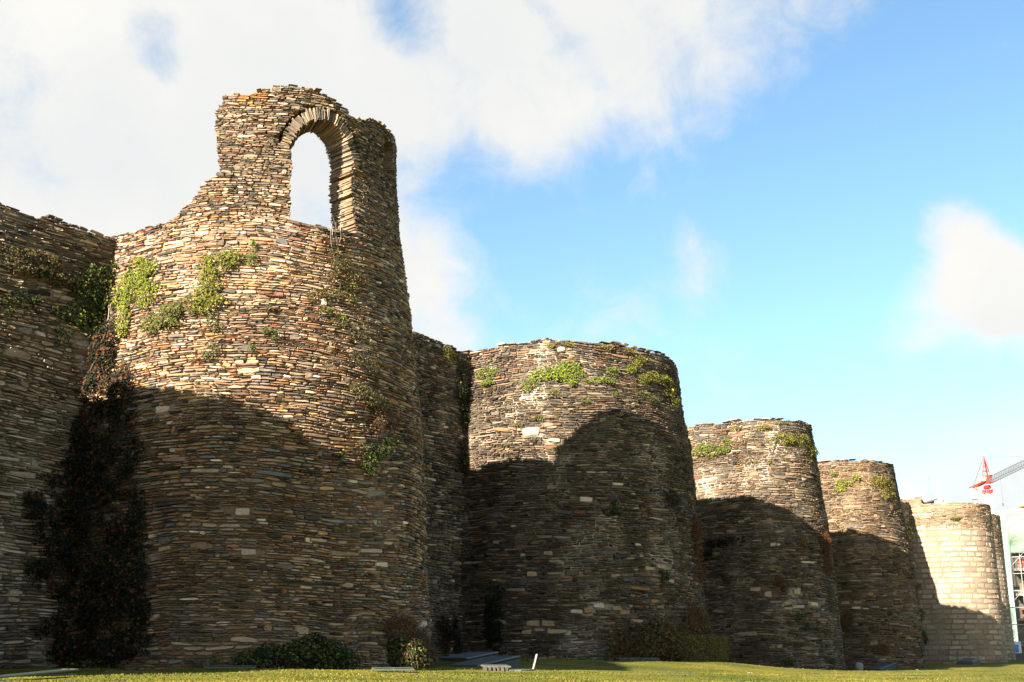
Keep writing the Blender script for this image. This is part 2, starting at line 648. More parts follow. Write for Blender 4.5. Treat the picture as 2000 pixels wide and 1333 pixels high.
def ground_z(x, y):
    x, y = np.asarray(x, float), np.asarray(y, float)
    sh = x.shape
    q = np.stack([x.ravel(), y.ravel()], -1)
    dd = ((q[:, None, :] - GCa[None, :, :2]) ** 2).sum(-1)
    w = 1 / (dd + .6) ** 2.0
    z = (w * GCa[None, :, 2]).sum(1) / w.sum(1)
    z = z + .018 * vnoise(q[:, 0] / 1.1, q[:, 1] / 1.1, 3) + .03 * vnoise(q[:, 0] / 3.5, q[:, 1] / 3.5, 4)
    return z.reshape(sh)


def at_g(px, fwd):
    x, y = (px - 1000) / FH * fwd, fwd
    return Vector((x, y, float(ground_z(np.array([x]), np.array([y]))[0])))


def build_ground():
    m, nt, b = new_mat('lawn')
    big = n_ramp(nt, n_noise(nt, .35, 5, .6, sc=(1, 2.0, 1)), [(.35, (.062, .074, .008)), (.55, (.142, .128, .015)), (.75, (.215, .170, .026))])
    fine = n_ramp(nt, n_noise(nt, 28, 5, .7), [(.3, .55), (.7, 1.3)])
    nt.links.new(n_mix(nt, 1.0, big, fine, 'MULTIPLY'), b.inputs['Base Color'])
    b.inputs['Roughness'].default_value = .9
    b.inputs['Specular IOR Level'].default_value = .15
    n_bump(nt, b, n_noise(nt, 40, 5, .7), .8, .03)
    xs = np.unique(np.concatenate([np.linspace(-30, 70, 201), np.linspace(-1500, -30, 16), np.linspace(70, 1800, 16)]))
    ys = np.unique(np.concatenate([np.linspace(-12, 110, 245), np.linspace(-1000, -12, 12), np.linspace(110, 2500, 16)]))
    X, Y = np.meshgrid(xs, ys)
    Z = ground_z(X, Y)
    nx = len(xs)
    F = np.array([(j * nx + i, j * nx + i + 1, (j + 1) * nx + i + 1, (j + 1) * nx + i) for j in range(len(ys) - 1) for i in range(nx - 1)])
    o = mesh_obj('lawn_ground', np.stack([X, Y, Z], -1).reshape(-1, 3), F, m, smooth=True)
    tag(o, kind='structure')
    # short blades on the strip that can be seen
    n = 90000
    r = np.random.default_rng(5)
    px = r.uniform(-60, 2060, n)
    fw = np.where(r.random(n) < .6, r.uniform(11, 27, n), r.uniform(20, 62, n))
    x, y = (px - 1000) / FH * fw, fw
    z = ground_z(x, y)
    h = r.uniform(.008, .022, n) * (1 + .5 * vnoise(x / .8, y / .8, 12))
    w = r.uniform(.006, .014, n) * (1 + fw / 40)
    th = r.uniform(0, 2 * math.pi, n)
    cx, sy = np.cos(th) * w, np.sin(th) * w
    lx, ly = r.normal(0, .02, n), r.normal(0, .02, n)
    V = np.stack([np.stack([x - cx, y - sy, z - .01], -1), np.stack([x + cx, y + sy, z - .01], -1), np.stack([x + lx, y + ly, z + h], -1)], 1)
    mixf = np.clip(.5 + .8 * vnoise(x / 2.2, y / 1.4, 21) + r.normal(0, .2, n), 0, 1)[:, None]
    col = np.array([.068, .086, .008]) * (1 - mixf) + np.array([.21, .17, .024]) * mixf
    col = col * r.lognormal(0, .12, (n, 1))
    g = mesh_obj('grass', V.reshape(-1, 3), np.arange(3 * n).reshape(-1, 3), M_LEAF, col=np.repeat(col, 3, 0))
    tag(g, 'short yellowing grass on the lawn below the town wall', 'grass', kind='stuff')


build_ground()

# ------------------------------------------------------------------ the town wall
H = 11.0
K1 = .95                                         # the two near towers are a little lower than the rest
H1 = H * K1
T0 = TowerSurf((-15.7, 16.6), [(-1, 4.65), (0, 4.6), (10.45, 3.75)], 1.9, H1, seed=10)
T1 = TowerSurf((-6.96 * K1, 33.12 * K1), [(z * K1, rr * K1) for z, rr in ((-1, 4.82), (0, 4.79), (3.4, 4.66), (6.2, 4.47), (8.7, 4.20), (10.5, 3.93), (12.1, 3.70), (13.8, 3.60), (16, 3.57))], 2.1, H1, seed=11)
T2 = TowerSurf((2.03, 45.65), [(-1, 5.05), (0, 5.01), (3.7, 4.84), (7.4, 4.65), (9.35, 4.40), (11, 4.22)], 2.6, H, seed=12)
T3 = TowerSurf((11.65, 57.4), [(-1, 3.3), (0, 3.27), (2.3, 3.21), (5.1, 3.05), (8.7, 2.71), (11, 2.42)], 3.2, H, seed=13)
T4 = TowerSurf((18.97, 69.3), [(-1, 3.5), (0, 3.46), (3, 3.32), (6.1, 3.14), (9.1, 2.77), (11, 2.54)], 2.4, H, seed=14)
T5 = TowerSurf((30.6, 87.1), [(-1, 3.2), (0, 3.19), (4, 3.18), (11, 3.04)], 3.2, H, warp=.0, seed=15, bulge=0.0)
T6 = TowerSurf((40.0, 110.0), [(-1, 3.46), (0, 3.44), (13, 3.28)], 2.5, 13.0, warp=.0, seed=16, bulge=0.0)


def back(t, k):
    return t.c - N2 * k


def line(px, py, deg, m0, m1, H, bat, seed):
    """Curtain through the wall-top point seen at a pixel, running at a compass bearing, m0 metres back and m1 on."""
    v = pix_dir(px, py)
    p = v[:2] / v[2] * H
    t = np.array([math.sin(R_(deg)), math.cos(R_(deg))])
    return CurtainSurf(p - t * m0, p + t * m1, bat, H, seed=seed)


C01 = line(222, 466, 41.0, 16.0, 3.0, H1, .04, 21)
C12 = line(915, 688, 38.0, 9.0, 3.5, H, .03, 22)
C23 = CurtainSurf(back(T2, 1.6), back(T3, 2.4), .04, H, seed=23)
C34 = CurtainSurf(back(T3, 2.4), back(T4, 1.2), .04, H, seed=24)
C45 = CurtainSurf(back(T4, 1.9), back(T5, 1.6), .03, H, seed=25)
C56 = CurtainSurf(back(T5, 1.5), back(T6, 1.5), .03, 11.8, seed=26)

MIX_A = dict(mauve=1.5, tan=5, buff=4.6, grey=5, slate=1.5, dark=.5, rust=.5, red=.2, ochre=.9, pale=.7, blue=.25, brown=2)
MIX_DARK = dict(tan=2, grey=5, slate=5, dark=3, rust=.5, ochre=.7, pale=.5, blue=.9, brown=2.5, buff=.8)
MIX_RED = dict(mauve=2, tan=3, buff=2, grey=2, slate=1.2, rust=2.4, red=2.2, ochre=1.0, brown=2.5, pale=.4)
MIX_ORANGE = dict(tan=4, grey=3, slate=1.4, rust=3.4, ochre=4.5, brown=3, dark=.6, pale=.6, buff=2.5)
MIX_COOL = dict(grey=3.4, slate=2.6, blue=.8, dark=1.2, brown=5, tan=3, rust=2.2, mauve=2.5, ochre=1.6, buff=1.2)
MIX_T2 = dict(mauve=1.6, tan=4, grey=6, slate=4, dark=1.4, rust=.3, ochre=.5, pale=.8, brown=2.4, buff=2.6)


def colour_by(S, r, mixes, w):
    """Blend of palettes: w is (n, k) weights choosing a palette for each stone."""
    n = len(S)
    w = np.clip(w, 0, None) + 1e-6
    w = w * np.exp(np.stack([1.1 * vnoise(S[:, 0] / 1.7 + 7 * k, S[:, 1] / 1.2, 50 + k) for k in range(w.shape[1])], 1))
    c = (w / w.sum(1, keepdims=True)).cumsum(1)
    k = np.minimum((r.random((n, 1)) > c).sum(1), len(mixes) - 1)
    out = np.zeros((n, 3))
    for i, m in enumerate(mixes):
        s = k == i
        out[s] = pick(int(s.sum()), m, r)
    return out


def blob(surf, S, px, py, ru, rz):
    u, z = on(surf, px, py)
    return np.exp(-((S[:, 0] - u) / ru) ** 2 - ((S[:, 1] - z) / rz) ** 2)


def build_first_tower():
    r = np.random.default_rng(101)
    base = T1.c + N2 * 0
    root = empty('round_tower', (base[0], base[1], 0), 'tall slate round tower with a ruined upper storey and an arched window opening', 'tower', 'round towers of the town wall')
    tower_core(T1, 'rubble_core', M_MORTAR, root, dep=-.020)
    S = lay(T1.u0, T1.u1, -.4, H1 + .35, .064, .235, r)
    S = S[S[:, 1] + S[:, 3] < H1 + .12]
    big = [(318, 800, 28, 18, 'pale'), (332, 826, 14, 10, 'pale'), (473, 1005, 32, 20, 'pale'), (485, 1083, 34, 16, 'pale'), (320, 1076, 26, 12, 'buff'),
           (600, 1145, 26, 8, 'pale'), (717, 1195, 30, 10, 'buff'), (745, 1103, 22, 12, 'pale'), (545, 948, 32, 12, 'tan'), (725, 1076, 44, 11, 'buff'),
           (675, 1079, 60, 12, 'tan'), (348, 970, 48, 12, 'brown'), (770, 785, 16, 14, 'ochre'), (795, 788, 18, 13, 'ochre'), (828, 1217, 10, 16, 'pale'),
           (500, 745, 20, 10, 'pale'), (634, 585, 10, 18, 'pale'), (735, 990, 36, 8, 'rust'), (722, 932, 22, 8, 'rust'), (537, 572, 40, 6, 'red'),
           (365, 1015, 20, 10, 'tan'), (545, 1300, 30, 12, 'tan')]
    S, B, bc = specials(T1, big, S)
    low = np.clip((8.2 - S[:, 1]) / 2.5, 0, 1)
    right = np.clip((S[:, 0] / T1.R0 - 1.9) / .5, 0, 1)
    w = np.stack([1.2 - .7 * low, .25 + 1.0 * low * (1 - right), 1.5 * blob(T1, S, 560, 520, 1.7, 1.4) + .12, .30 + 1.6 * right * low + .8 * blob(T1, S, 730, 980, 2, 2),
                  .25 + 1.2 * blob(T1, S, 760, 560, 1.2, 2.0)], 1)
    col = colour_by(S, r, [MIX_A, MIX_COOL, MIX_RED, MIX_ORANGE, MIX_DARK], w) * (1.30 + .26 * (1 - low))[:, None]  # upper stones coloured lighter to brighten the sunlit part
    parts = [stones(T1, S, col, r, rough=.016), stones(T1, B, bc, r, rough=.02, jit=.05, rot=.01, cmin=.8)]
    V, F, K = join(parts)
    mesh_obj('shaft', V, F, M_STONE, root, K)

    # upper storey: a ruined ring of wall 0.85 m thick, its outline and windows read off the photograph
    left = [on(T1, *p) for p in ((300, 455), (332, 443), (345, 425), (370, 392), (400, 360), (421, 343), (424, 330), (419, 300), (416, 250), (417, 217), (427, 205), (433, 182))]
    lz, lu = np.array([p[1] for p in left]), np.array([p[0] for p in left])
    topp = [on(T1, *p) for p in ((433, 180), (470, 177), (500, 174), (545, 165), (600, 170), (645, 190), (672, 210), (692, 228), (715, 226), (742, 230), (762, 248), (776, 275))]
    pu = [p[0] for p in topp]
    pz = [p[1] for p in topp]
    pu += [pu[-1] + .5, pu[-1] + 1.4, pu[-1] + 2.6, pu[-1] + 3.2]
    pz += [pz[-1] - .15, pz[-1] - .7, pz[-1] - 2.3, H1 + .15]
    pu, pz = np.array(pu), np.array(pz)
    uL, zs = on(T1, 567, 428)
    uR, zs2 = on(T1, 690, 437)
    _, zt = on(T1, 608, 238)
    uc, rw = (uL + uR) / 2, (uR - uL) / 2
    zsp = zt - rw                                   # springing of the arch
    ring = .48
    uW0, uW1 = on(T1, 752, 310)[0], on(T1, 752, 310)[0] + .9
    zW0, zW1 = on(T1, 768, 350)[1], on(T1, 766, 278)[1]
    S = lay(T1.u0, T1.u1, H1, 16.6, .056, .21, r)
    out, recess = [], []
    for (u, z, hl, hh) in S:
        a, b = u - hl, u + hl
        if z > zs - .02 and z < zsp + .02:          # stop the courses at the jambs of the big window
            e = r.normal(0, .022)
            if a < uL + e and b > uL + e:
                if u < uc and uL + e - a > .06:
                    b = uL + e
                else:
                    continue
            elif a < uR + e and b > uR + e:
                if b - uR - e > .06:
                    a = uR + e
                else:
                    continue
            elif a >= uL + e and b <= uR + e:
                continue
        elif z >= zsp + .02:
            if math.hypot((u - uc), z - zsp) < rw + ring * .93:
                continue
            for _ in range(12):                     # trim to the back of the arch ring
                if u < uc and math.hypot(b - uc, z - zsp) < rw + ring * .9:
                    b -= .05
                if u > uc and math.hypot(a - uc, z - zsp) < rw + ring * .9:
                    a += .05
            if b - a < .06:
                continue
        if zW0 < z < zW1 and b > uW0 and a < uW1:    # the small blocked window round the side
            if a < uW0 - .06:
                b = uW0
            elif b > uW1 + .06:
                a = uW1
            else:
                recess.append((u, z, hl, hh))
                continue
        um = (a + b) / 2
        lim = float(np.interp(z, lz, lu)) + .06 * float(vnoise(z / .3, 0, 77))      # the broken end of the wall
        if a < lim:
            if b - lim < .12:
                continue
            a = lim
        um = (a + b) / 2
        if z + hh > np.interp(um, pu, pz) + r.normal(0, .03):
            continue
        out.append((um, z, (b - a) / 2, hh))
    S = np.array(out)
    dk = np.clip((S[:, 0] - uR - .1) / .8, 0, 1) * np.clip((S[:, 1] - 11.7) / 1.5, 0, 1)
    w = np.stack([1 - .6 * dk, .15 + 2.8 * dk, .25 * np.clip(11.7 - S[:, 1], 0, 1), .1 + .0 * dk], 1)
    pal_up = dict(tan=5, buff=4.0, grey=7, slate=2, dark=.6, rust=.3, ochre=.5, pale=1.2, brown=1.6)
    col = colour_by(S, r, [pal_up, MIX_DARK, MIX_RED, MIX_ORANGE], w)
    rust = blob(T1, S, 492, 188, .5, .25)
    col = np.where((rust > .35)[:, None] & (r.random((len(S), 1)) < .7), np.array([.33, .16, .05]), col)
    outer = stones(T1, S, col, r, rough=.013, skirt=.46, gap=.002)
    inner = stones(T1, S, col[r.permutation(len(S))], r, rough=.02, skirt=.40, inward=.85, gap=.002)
    Q = np.array(recess)                            # the back of the blocked window
    qc = pick(len(Q), dict(dark=3, slate=1), r)  # dark stone tones paint in the shade inside the recess
    back_leaf = [stones(T1, Q, qc, r, skirt=.80, base=-.55), stones(T1, Q, qc, r, skirt=.40, inward=.85)] if len(Q) else []
    bed = S.copy()                                  # mortar filling the joints
    bed[:, 2:] *= 1.04
    mc = np.array([.21, .145, .085]) * r.lognormal(0, .12, (len(bed), 1))
    fill = [stones(T1, bed, mc, r, rough=.002, skirt=.30, gap=0, base=-.022, jit=.0, rot=0, cmin=1.0), stones(T1, bed, mc, r, rough=.002, skirt=.30, gap=0, base=-.022, inward=.85, jit=.0, rot=0, cmin=1.0)]
    V, F, K = join([outer, inner] + back_leaf + fill)
    up = mesh_obj('upper_wall', V, F, M_STONE, root, K)
    # arch ring: thin slabs on edge
    rows = []
    th = -.05
    while th < math.pi + .05:
        dth = r.uniform(.022, .048)
        rows.append((th + dth / 2, dth / 2))
        th += dth
    VV, FF, KK = [], [], []
    for k, (t, ht) in enumerate(rows):
        rin = rw + r.normal(0, .03)
        rout = rin + ring * r.uniform(.72, 1.12) * (1.0 if t > .7 else .9)
        rm, hr = (rin + rout) / 2, (rout - rin) / 2
        tw = ht * rw * 1.25 - .004
        aa, bb = GAA * tw + r.normal(0, .006, 30), GBB * hr
        fan = 1 + .45 * GBB * hr / rw
        tu, tz = -math.sin(t), math.cos(t)          # tangential direction
        ru, rz = math.cos(t), math.sin(t)
        ru_ = rm + bb
        U = uc + ru_ * ru + aa * fan * tu
        Z = zsp + ru_ * rz + aa * fan * tz
        pro = .005 + abs(r.normal(0, .022)) + r.normal(0, .006, 30)
        c1 = pick(1, dict(buff=3, tan=4, pale=.6, grey=4, slate=1), r)
        for inw in (False, True):
            dep = np.where(EDGE, -.47, pro) if not inw else np.where(EDGE, -.44, -.85 - pro)
            P = T1.pt(U, Z, dep)
            VV.append(P)
            f = QUADS + 30 * len(FF)
            FF.append(f[:, ::-1] if inw else f)
            KK.append(np.repeat(c1, 30, 0))
    mesh_obj('window_arch', np.concatenate(VV), np.concatenate(FF), M_STONE, up, np.concatenate(KK))
    # weathered flat slabs along the sill
    sill = [(u, zs - .05 + r.normal(0, .012), .19, .05) for u in np.arange(uL + .1, uR + .1, .38)]
    V, F, K = join([stones(T1, np.array(sill), pick(len(sill), MIX_DARK, r), r, skirt=.46, base=.03, jit=.05),
                    stones(T1, np.array(sill), pick(len(sill), MIX_DARK, r), r, skirt=.40, inward=.85, jit=.05)])
    mesh_obj('window_sill', V, F, M_STONE, up, K)
    return root


build_first_tower()


def build_tower(surf, label, h, l, seed, mixer, big=(), mortar=M_MORTAR, stone=M_STONE, rough=.016, name='round_tower', group='round towers of the town wall', core_dep=-.016, u0=None, u1=None):
    r = np.random.default_rng(seed)
    root = empty(name, (surf.c[0], surf.c[1], 0), label, 'tower', group)
    tower_core(surf, 'rubble_core', mortar, root, dep=core_dep)
    S = lay(surf.u0 if u0 is None else u0, surf.u1 if u1 is None else u1, -.6, surf.H + .1, h, l, r)
    S = S[S[:, 1] + S[:, 3] < surf.H + .05 + .08 * vnoise(S[:, 0] / .8, 0, seed)]
    B = None
    if big:
        S, B, bc = specials(surf, big, S)
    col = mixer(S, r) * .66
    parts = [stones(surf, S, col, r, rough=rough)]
    if B is not None:
        parts.append(stones(surf, B, bc, r, rough=.02, jit=.05, rot=.01, cmin=.8))
    # flat coping slabs round the top
    n = int((surf.u1 - surf.u0) / .42)
    cu = np.linspace(surf.u0, surf.u1, n)
    cop = np.stack([cu, surf.H + .045 + .05 * vnoise(cu / 1.2, 0, seed + 3) + r.normal(0, .012, n), r.uniform(.12, .3, n), r.uniform(.025, .05, n)], -1)
    cop = cop[r.random(n) < .6]
    V, F, K = stones(surf, cop, pick(len(cop), dict(grey=4, slate=3, pale=1, tan=2), r), r, skirt=.5, base=-.02, jit=.05)
    V2, F2, K2 = stones(surf, cop, K[::30], r, skirt=.02, inward=.5, jit=.05)
    V, F, K = join(parts + [(V, F, K), (V2, F2, K2)])
    mesh_obj('shaft', V, F, stone, root, K)
    return root


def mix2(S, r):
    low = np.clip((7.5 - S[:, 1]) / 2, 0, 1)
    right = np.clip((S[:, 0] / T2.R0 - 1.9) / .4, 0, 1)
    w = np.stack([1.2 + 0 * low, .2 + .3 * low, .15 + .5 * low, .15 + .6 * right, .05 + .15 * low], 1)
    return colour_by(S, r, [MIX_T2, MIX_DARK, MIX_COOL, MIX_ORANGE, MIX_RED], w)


BIG2 = [(1036, 843, 36, 18, 'pale'), (1082, 858, 26, 8, 'pale'), (1040, 1215, 28, 16, 'buff'), (1070, 1215, 28, 14, 'buff'), (1086, 1230, 42, 12, 'buff'),
        (1027, 1232, 20, 12, 'buff'), (1053, 1228, 22, 8, 'buff'), (1170, 1178, 24, 12, 'pale'), (1126, 1190, 26, 10, 'pale'), (1149, 1187, 18, 14, 'ochre'),
        (1112, 1260, 34, 16, 'grey'), (1038, 1118, 20, 12, 'buff'), (1070, 1078, 20, 11, 'buff'), (1080, 1092, 18, 8, 'tan'), (1005, 1150, 40, 9, 'tan'),
        (1245, 1207, 26, 10, 'buff'), (1198, 1229, 18, 9, 'ochre'), (1290, 1110, 16, 10, 'buff'), (1268, 1115, 18, 9, 'buff'), (1250, 1148, 40, 6, 'ochre'),
        (1220, 1190, 20, 10, 'tan'), (1280, 1170, 16, 8, 'ochre'), (1245, 1066, 12, 7, 'pale'), (1205, 1183, 20, 9, 'tan'), (970, 1061, 12, 9, 'grey'),
        (1145, 978, 26, 14, 'pale'), (1208, 945, 24, 8, 'pale')]
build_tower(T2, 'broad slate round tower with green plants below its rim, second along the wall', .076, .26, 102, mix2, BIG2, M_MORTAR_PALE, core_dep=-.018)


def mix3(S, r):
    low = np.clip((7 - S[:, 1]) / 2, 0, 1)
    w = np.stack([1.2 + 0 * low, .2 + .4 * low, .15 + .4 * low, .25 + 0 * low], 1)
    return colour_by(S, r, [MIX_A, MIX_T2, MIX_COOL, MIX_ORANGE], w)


BIG3 = [(1558, 1158, 16, 14, 'buff'), (1500, 1160, 16, 14, 'buff'), (1510, 1062, 12, 8, 'pale'), (1520, 1063, 8, 6, 'pale'), (1523, 1263, 12, 9, 'buff'),
        (1508, 1265, 12, 6, 'tan'), (1475, 1150, 22, 10, 'buff'), (1560, 1185, 26, 7, 'pale'), (1590, 1180, 20, 8, 'pale'), (1540, 1178, 16, 8, 'buff'), (1580, 1100, 30, 6, 'pale')]
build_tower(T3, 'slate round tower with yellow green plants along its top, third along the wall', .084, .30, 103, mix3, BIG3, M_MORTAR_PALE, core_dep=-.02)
BIG4 = [(1650, 1176, 16, 8, 'buff'), (1672, 1186, 18, 6, 'pale'), (1690, 1187, 14, 5, 'pale'), (1675, 1175, 16, 6, 'buff'), (1700, 1160, 12, 7, 'ochre'), (1712, 1262, 8, 9, 'tan')]
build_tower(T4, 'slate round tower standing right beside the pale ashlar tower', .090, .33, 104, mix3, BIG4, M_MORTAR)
build_tower(T0, 'slate round tower at the near end of the wall beyond the dark ivy', .2, .7, 105, lambda S, r: pick(len(S), MIX_DARK, r))


def build_ashlar(surf, seed, label, zjoin):
    """Granite-faced tower: squared blocks below, small slate rubble above a ragged joint."""
    r = np.random.default_rng(seed)
    root = empty('ashlar_tower', (surf.c[0], surf.c[1], 0), label, 'tower', 'granite faced towers')
    tower_core(surf, 'rubble_core', M_MORTAR_LINE, root, dep=-.012)
    rows = []
    z = -.6
    while z < zjoin + .6:
        hh = r.uniform(.29, .40)
        u = surf.u0 - r.random() * .8
        while u < surf.u1:
            ll = r.uniform(.42, .95) * (1.0 if r.random() < .85 else 1.35)
            rows.append((u + ll / 2, z + hh / 2, ll / 2, hh / 2))
            u += ll
        z += hh
    S = np.array(rows)
    lim = zjoin + .42 * vnoise(S[:, 0] / 1.3, 3.3, seed) - .05 * (S[:, 0] - 3)
    S = S[S[:, 1] < lim]
    S[:, 2] += .002
    base = np.array([[.44, .345, .24], [.48, .38, .27], [.41, .315, .215], [.47, .345, .245], [.38, .305, .22]]) * np.array([.70, .68, .70])
    col = base[r.integers(0, 5, len(S))] * r.lognormal(0, .15, (len(S), 1)) * r.lognormal(0, .03, (len(S), 3))
    V, F, K = stones(surf, S, col, r, rough=.004, skirt=.10, gap=.005, jit=.012, rot=.004, cmin=.96)
    mesh_obj('ashlar_facing', V, F, M_ASHLAR, root, K)
    Q = lay(surf.u0, surf.u1, zjoin - .7, surf.H + .1, .12, .40, r)
    Q = Q[Q[:, 1] + Q[:, 3] < surf.H + .03]
    lq = zjoin + .42 * vnoise(Q[:, 0] / 1.3, 3.3, seed) - .05 * (Q[:, 0] - 3)
    Q = Q[Q[:, 1] > lq - .12]
    col = pick(len(Q), MIX_A, r)
    V, F, K = stones(surf, Q, col, r, rough=.02, skirt=.06)
    mesh_obj('rubble_parapet', V, F, M_STONE, root, K)
    return root


build_ashlar(T5, 106, 'pale granite ashlar tower with a rough slate top, under the red crane', 9.3)
build_ashlar(T6, 107, 'farther granite ashlar tower showing as a sliver behind the sunlit one', 9.6)


def build_curtain(surf, label, h, l, seed, mixer, mortar=M_MORTAR, stone=M_STONE_DARK, thick=4.5, big=(), rough=.020, core_dep=-.016):
    r = np.random.default_rng(seed)
    a = surf.a
    root = empty('curtain_wall', (a[0], a[1], 0), label, 'wall', 'curtain walls between the towers')
    nu, nz = 40, 40
    P, F = core_shell(surf, surf.u0, surf.u1, -.8, surf.H - .06, core_dep, nu, nz)
    Pb = []
    for u in (surf.u0, surf.u1):
        for z in (-.8, surf.H - .06):
            q = surf.a + surf.t * u - surf.n * thick
            Pb.append((q[0], q[1], z))
    k = len(P)
    P = np.concatenate([P, np.array(Pb)])
    F = [tuple(f) for f in F]
    F.append(tuple(range((nz - 1) * nu, nz * nu)) + (k + 3, k + 1))
    F.append((k, k + 1, k + 3, k + 2))
    F.append(tuple(range((nz - 1) * nu, -1, -nu)) + (k, k + 1))
    F.append(tuple(range(nu - 1, nz * nu, nu)) + (k + 3, k + 2))
    mesh_obj('rubble_core', P, F, mortar, root)
    S = lay(surf.u0, surf.u1, -.6, surf.H + .1, h, l, r)
    S = S[S[:, 1] + S[:, 3] < surf.H + .05 + .09 * vnoise(S[:, 0] / .8, 0, seed)]
    parts = []
    if big:
        S, B, bc = specials(surf, big, S)
        parts.append(stones(surf, B, bc, r, rough=.02, jit=.05, rot=.01, cmin=.8))
    parts.append(stones(surf, S, mixer(S, r), r, rough=rough))
    n = int(surf.len / .5)
    cu = np.linspace(surf.u0, surf.u1, n)
    cop = np.stack([cu, surf.H + .045 + .05 * vnoise(cu / 1.2, 0, seed + 3) + r.normal(0, .015, n), r.uniform(.12, .3, n), r.uniform(.025, .05, n)], -1)
    cop = cop[r.random(n) < .4]
    V, F, K = stones(surf, cop, pick(len(cop), MIX_DARK, r), r, skirt=.5, base=-.02, jit=.05)
    V2, F2, K2 = stones(surf, cop, K[::30], r, skirt=.02, inward=.5, jit=.05)
    V, F, K = join(parts + [(V, F, K), (V2, F2, K2)])
    mesh_obj('wall_face', V, F, stone, root, K)
    return root


build_curtain(C01, 'shaded curtain wall hung with dark ivy, left of the tall tower', .080, .28, 201, lambda S, r: colour_by(S, r, [dict(tan=3.5, buff=2, grey=5, slate=3, dark=1.6, brown=3, pale=.8, rust=.4), dict(pale=4, buff=4, tan=4, grey=2)], np.stack([np.ones(len(S)), 9 * blob(C01, S, 15, 1020, 1.5, 3.6)], 1)), M_MORTAR_PALE)
build_curtain(C12, 'narrow grey curtain wall in shade between the tall tower and the broad tower', .078, .26, 202, lambda S, r: pick(len(S), dict(grey=6, slate=3, pale=1.6, tan=2, buff=1.2, dark=1.2, brown=1.6), r), M_MORTAR_PALE,
              big=[(905, 1095, 36, 9, 'buff'), (942, 1118, 14, 40, 'grey'), (920, 1195, 18, 8, 'buff'), (946, 1222, 12, 12, 'buff')], core_dep=-.025)
for surf, lab, sd in ((C23, 'hidden curtain wall behind the broad tower and the third tower', 203), (C34, 'hidden curtain wall between the third and fourth towers', 204),
                      (C45, 'curtain wall joining the fourth tower to the ashlar tower', 205), (C56, 'last curtain wall behind the ashlar tower', 206)):
    build_curtain(surf, lab, .16, .6, sd, lambda S, r: pick(len(S), MIX_T2, r))


# ------------------------------------------------------------------ plants on the walls
SURF = {'T1': T1, 'T2': T2, 'T3': T3, 'T4': T4, 'T5': T5, 'C01': C01, 'C12': C12}
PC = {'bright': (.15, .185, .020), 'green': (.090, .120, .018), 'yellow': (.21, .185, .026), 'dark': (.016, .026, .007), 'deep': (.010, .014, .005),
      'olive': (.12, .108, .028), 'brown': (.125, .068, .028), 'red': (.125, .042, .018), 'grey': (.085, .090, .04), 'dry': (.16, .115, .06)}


def leaves(P, Nrm, size, cols, w, r):
    """Rhombic folded leaves at P facing roughly Nrm: verts, tris, colours."""
    n = len(P)
    Nn = Nrm + r.normal(0, .38, (n, 3)) + np.array([0, 0, .25])
    Nn /= np.linalg.norm(Nn, axis=1, keepdims=True)
    A = r.normal(0, 1, (n, 3)) + np.array([0, 0, -.6])
    A -= (A * Nn).sum(1, keepdims=True) * Nn
    A /= np.linalg.norm(A, axis=1, keepdims=True)
    B = np.cross(Nn, A)
    L = (size * r.lognormal(0, .3, (n, 1)))
    lift = Nn * L * .22
    V = np.stack([P - A * L * .5, P + B * L * .38 + lift - A * L * .08, P + A * L * .5, P - B * L * .38 + lift - A * L * .08], 1)
    F = (np.array([[0, 1, 2], [0, 2, 3]])[None] + (np.arange(n) * 4)[:, None, None]).reshape(-1, 3)
    pal = np.array([PC[c] for c in cols])
    w = np.array(w, float)
    k = r.choice(len(cols), n, p=w / w.sum())
    c = pal[k] * r.lognormal(0, .25, (n, 1))
    return V.reshape(-1, 3), F, np.repeat(c, 4, 0)


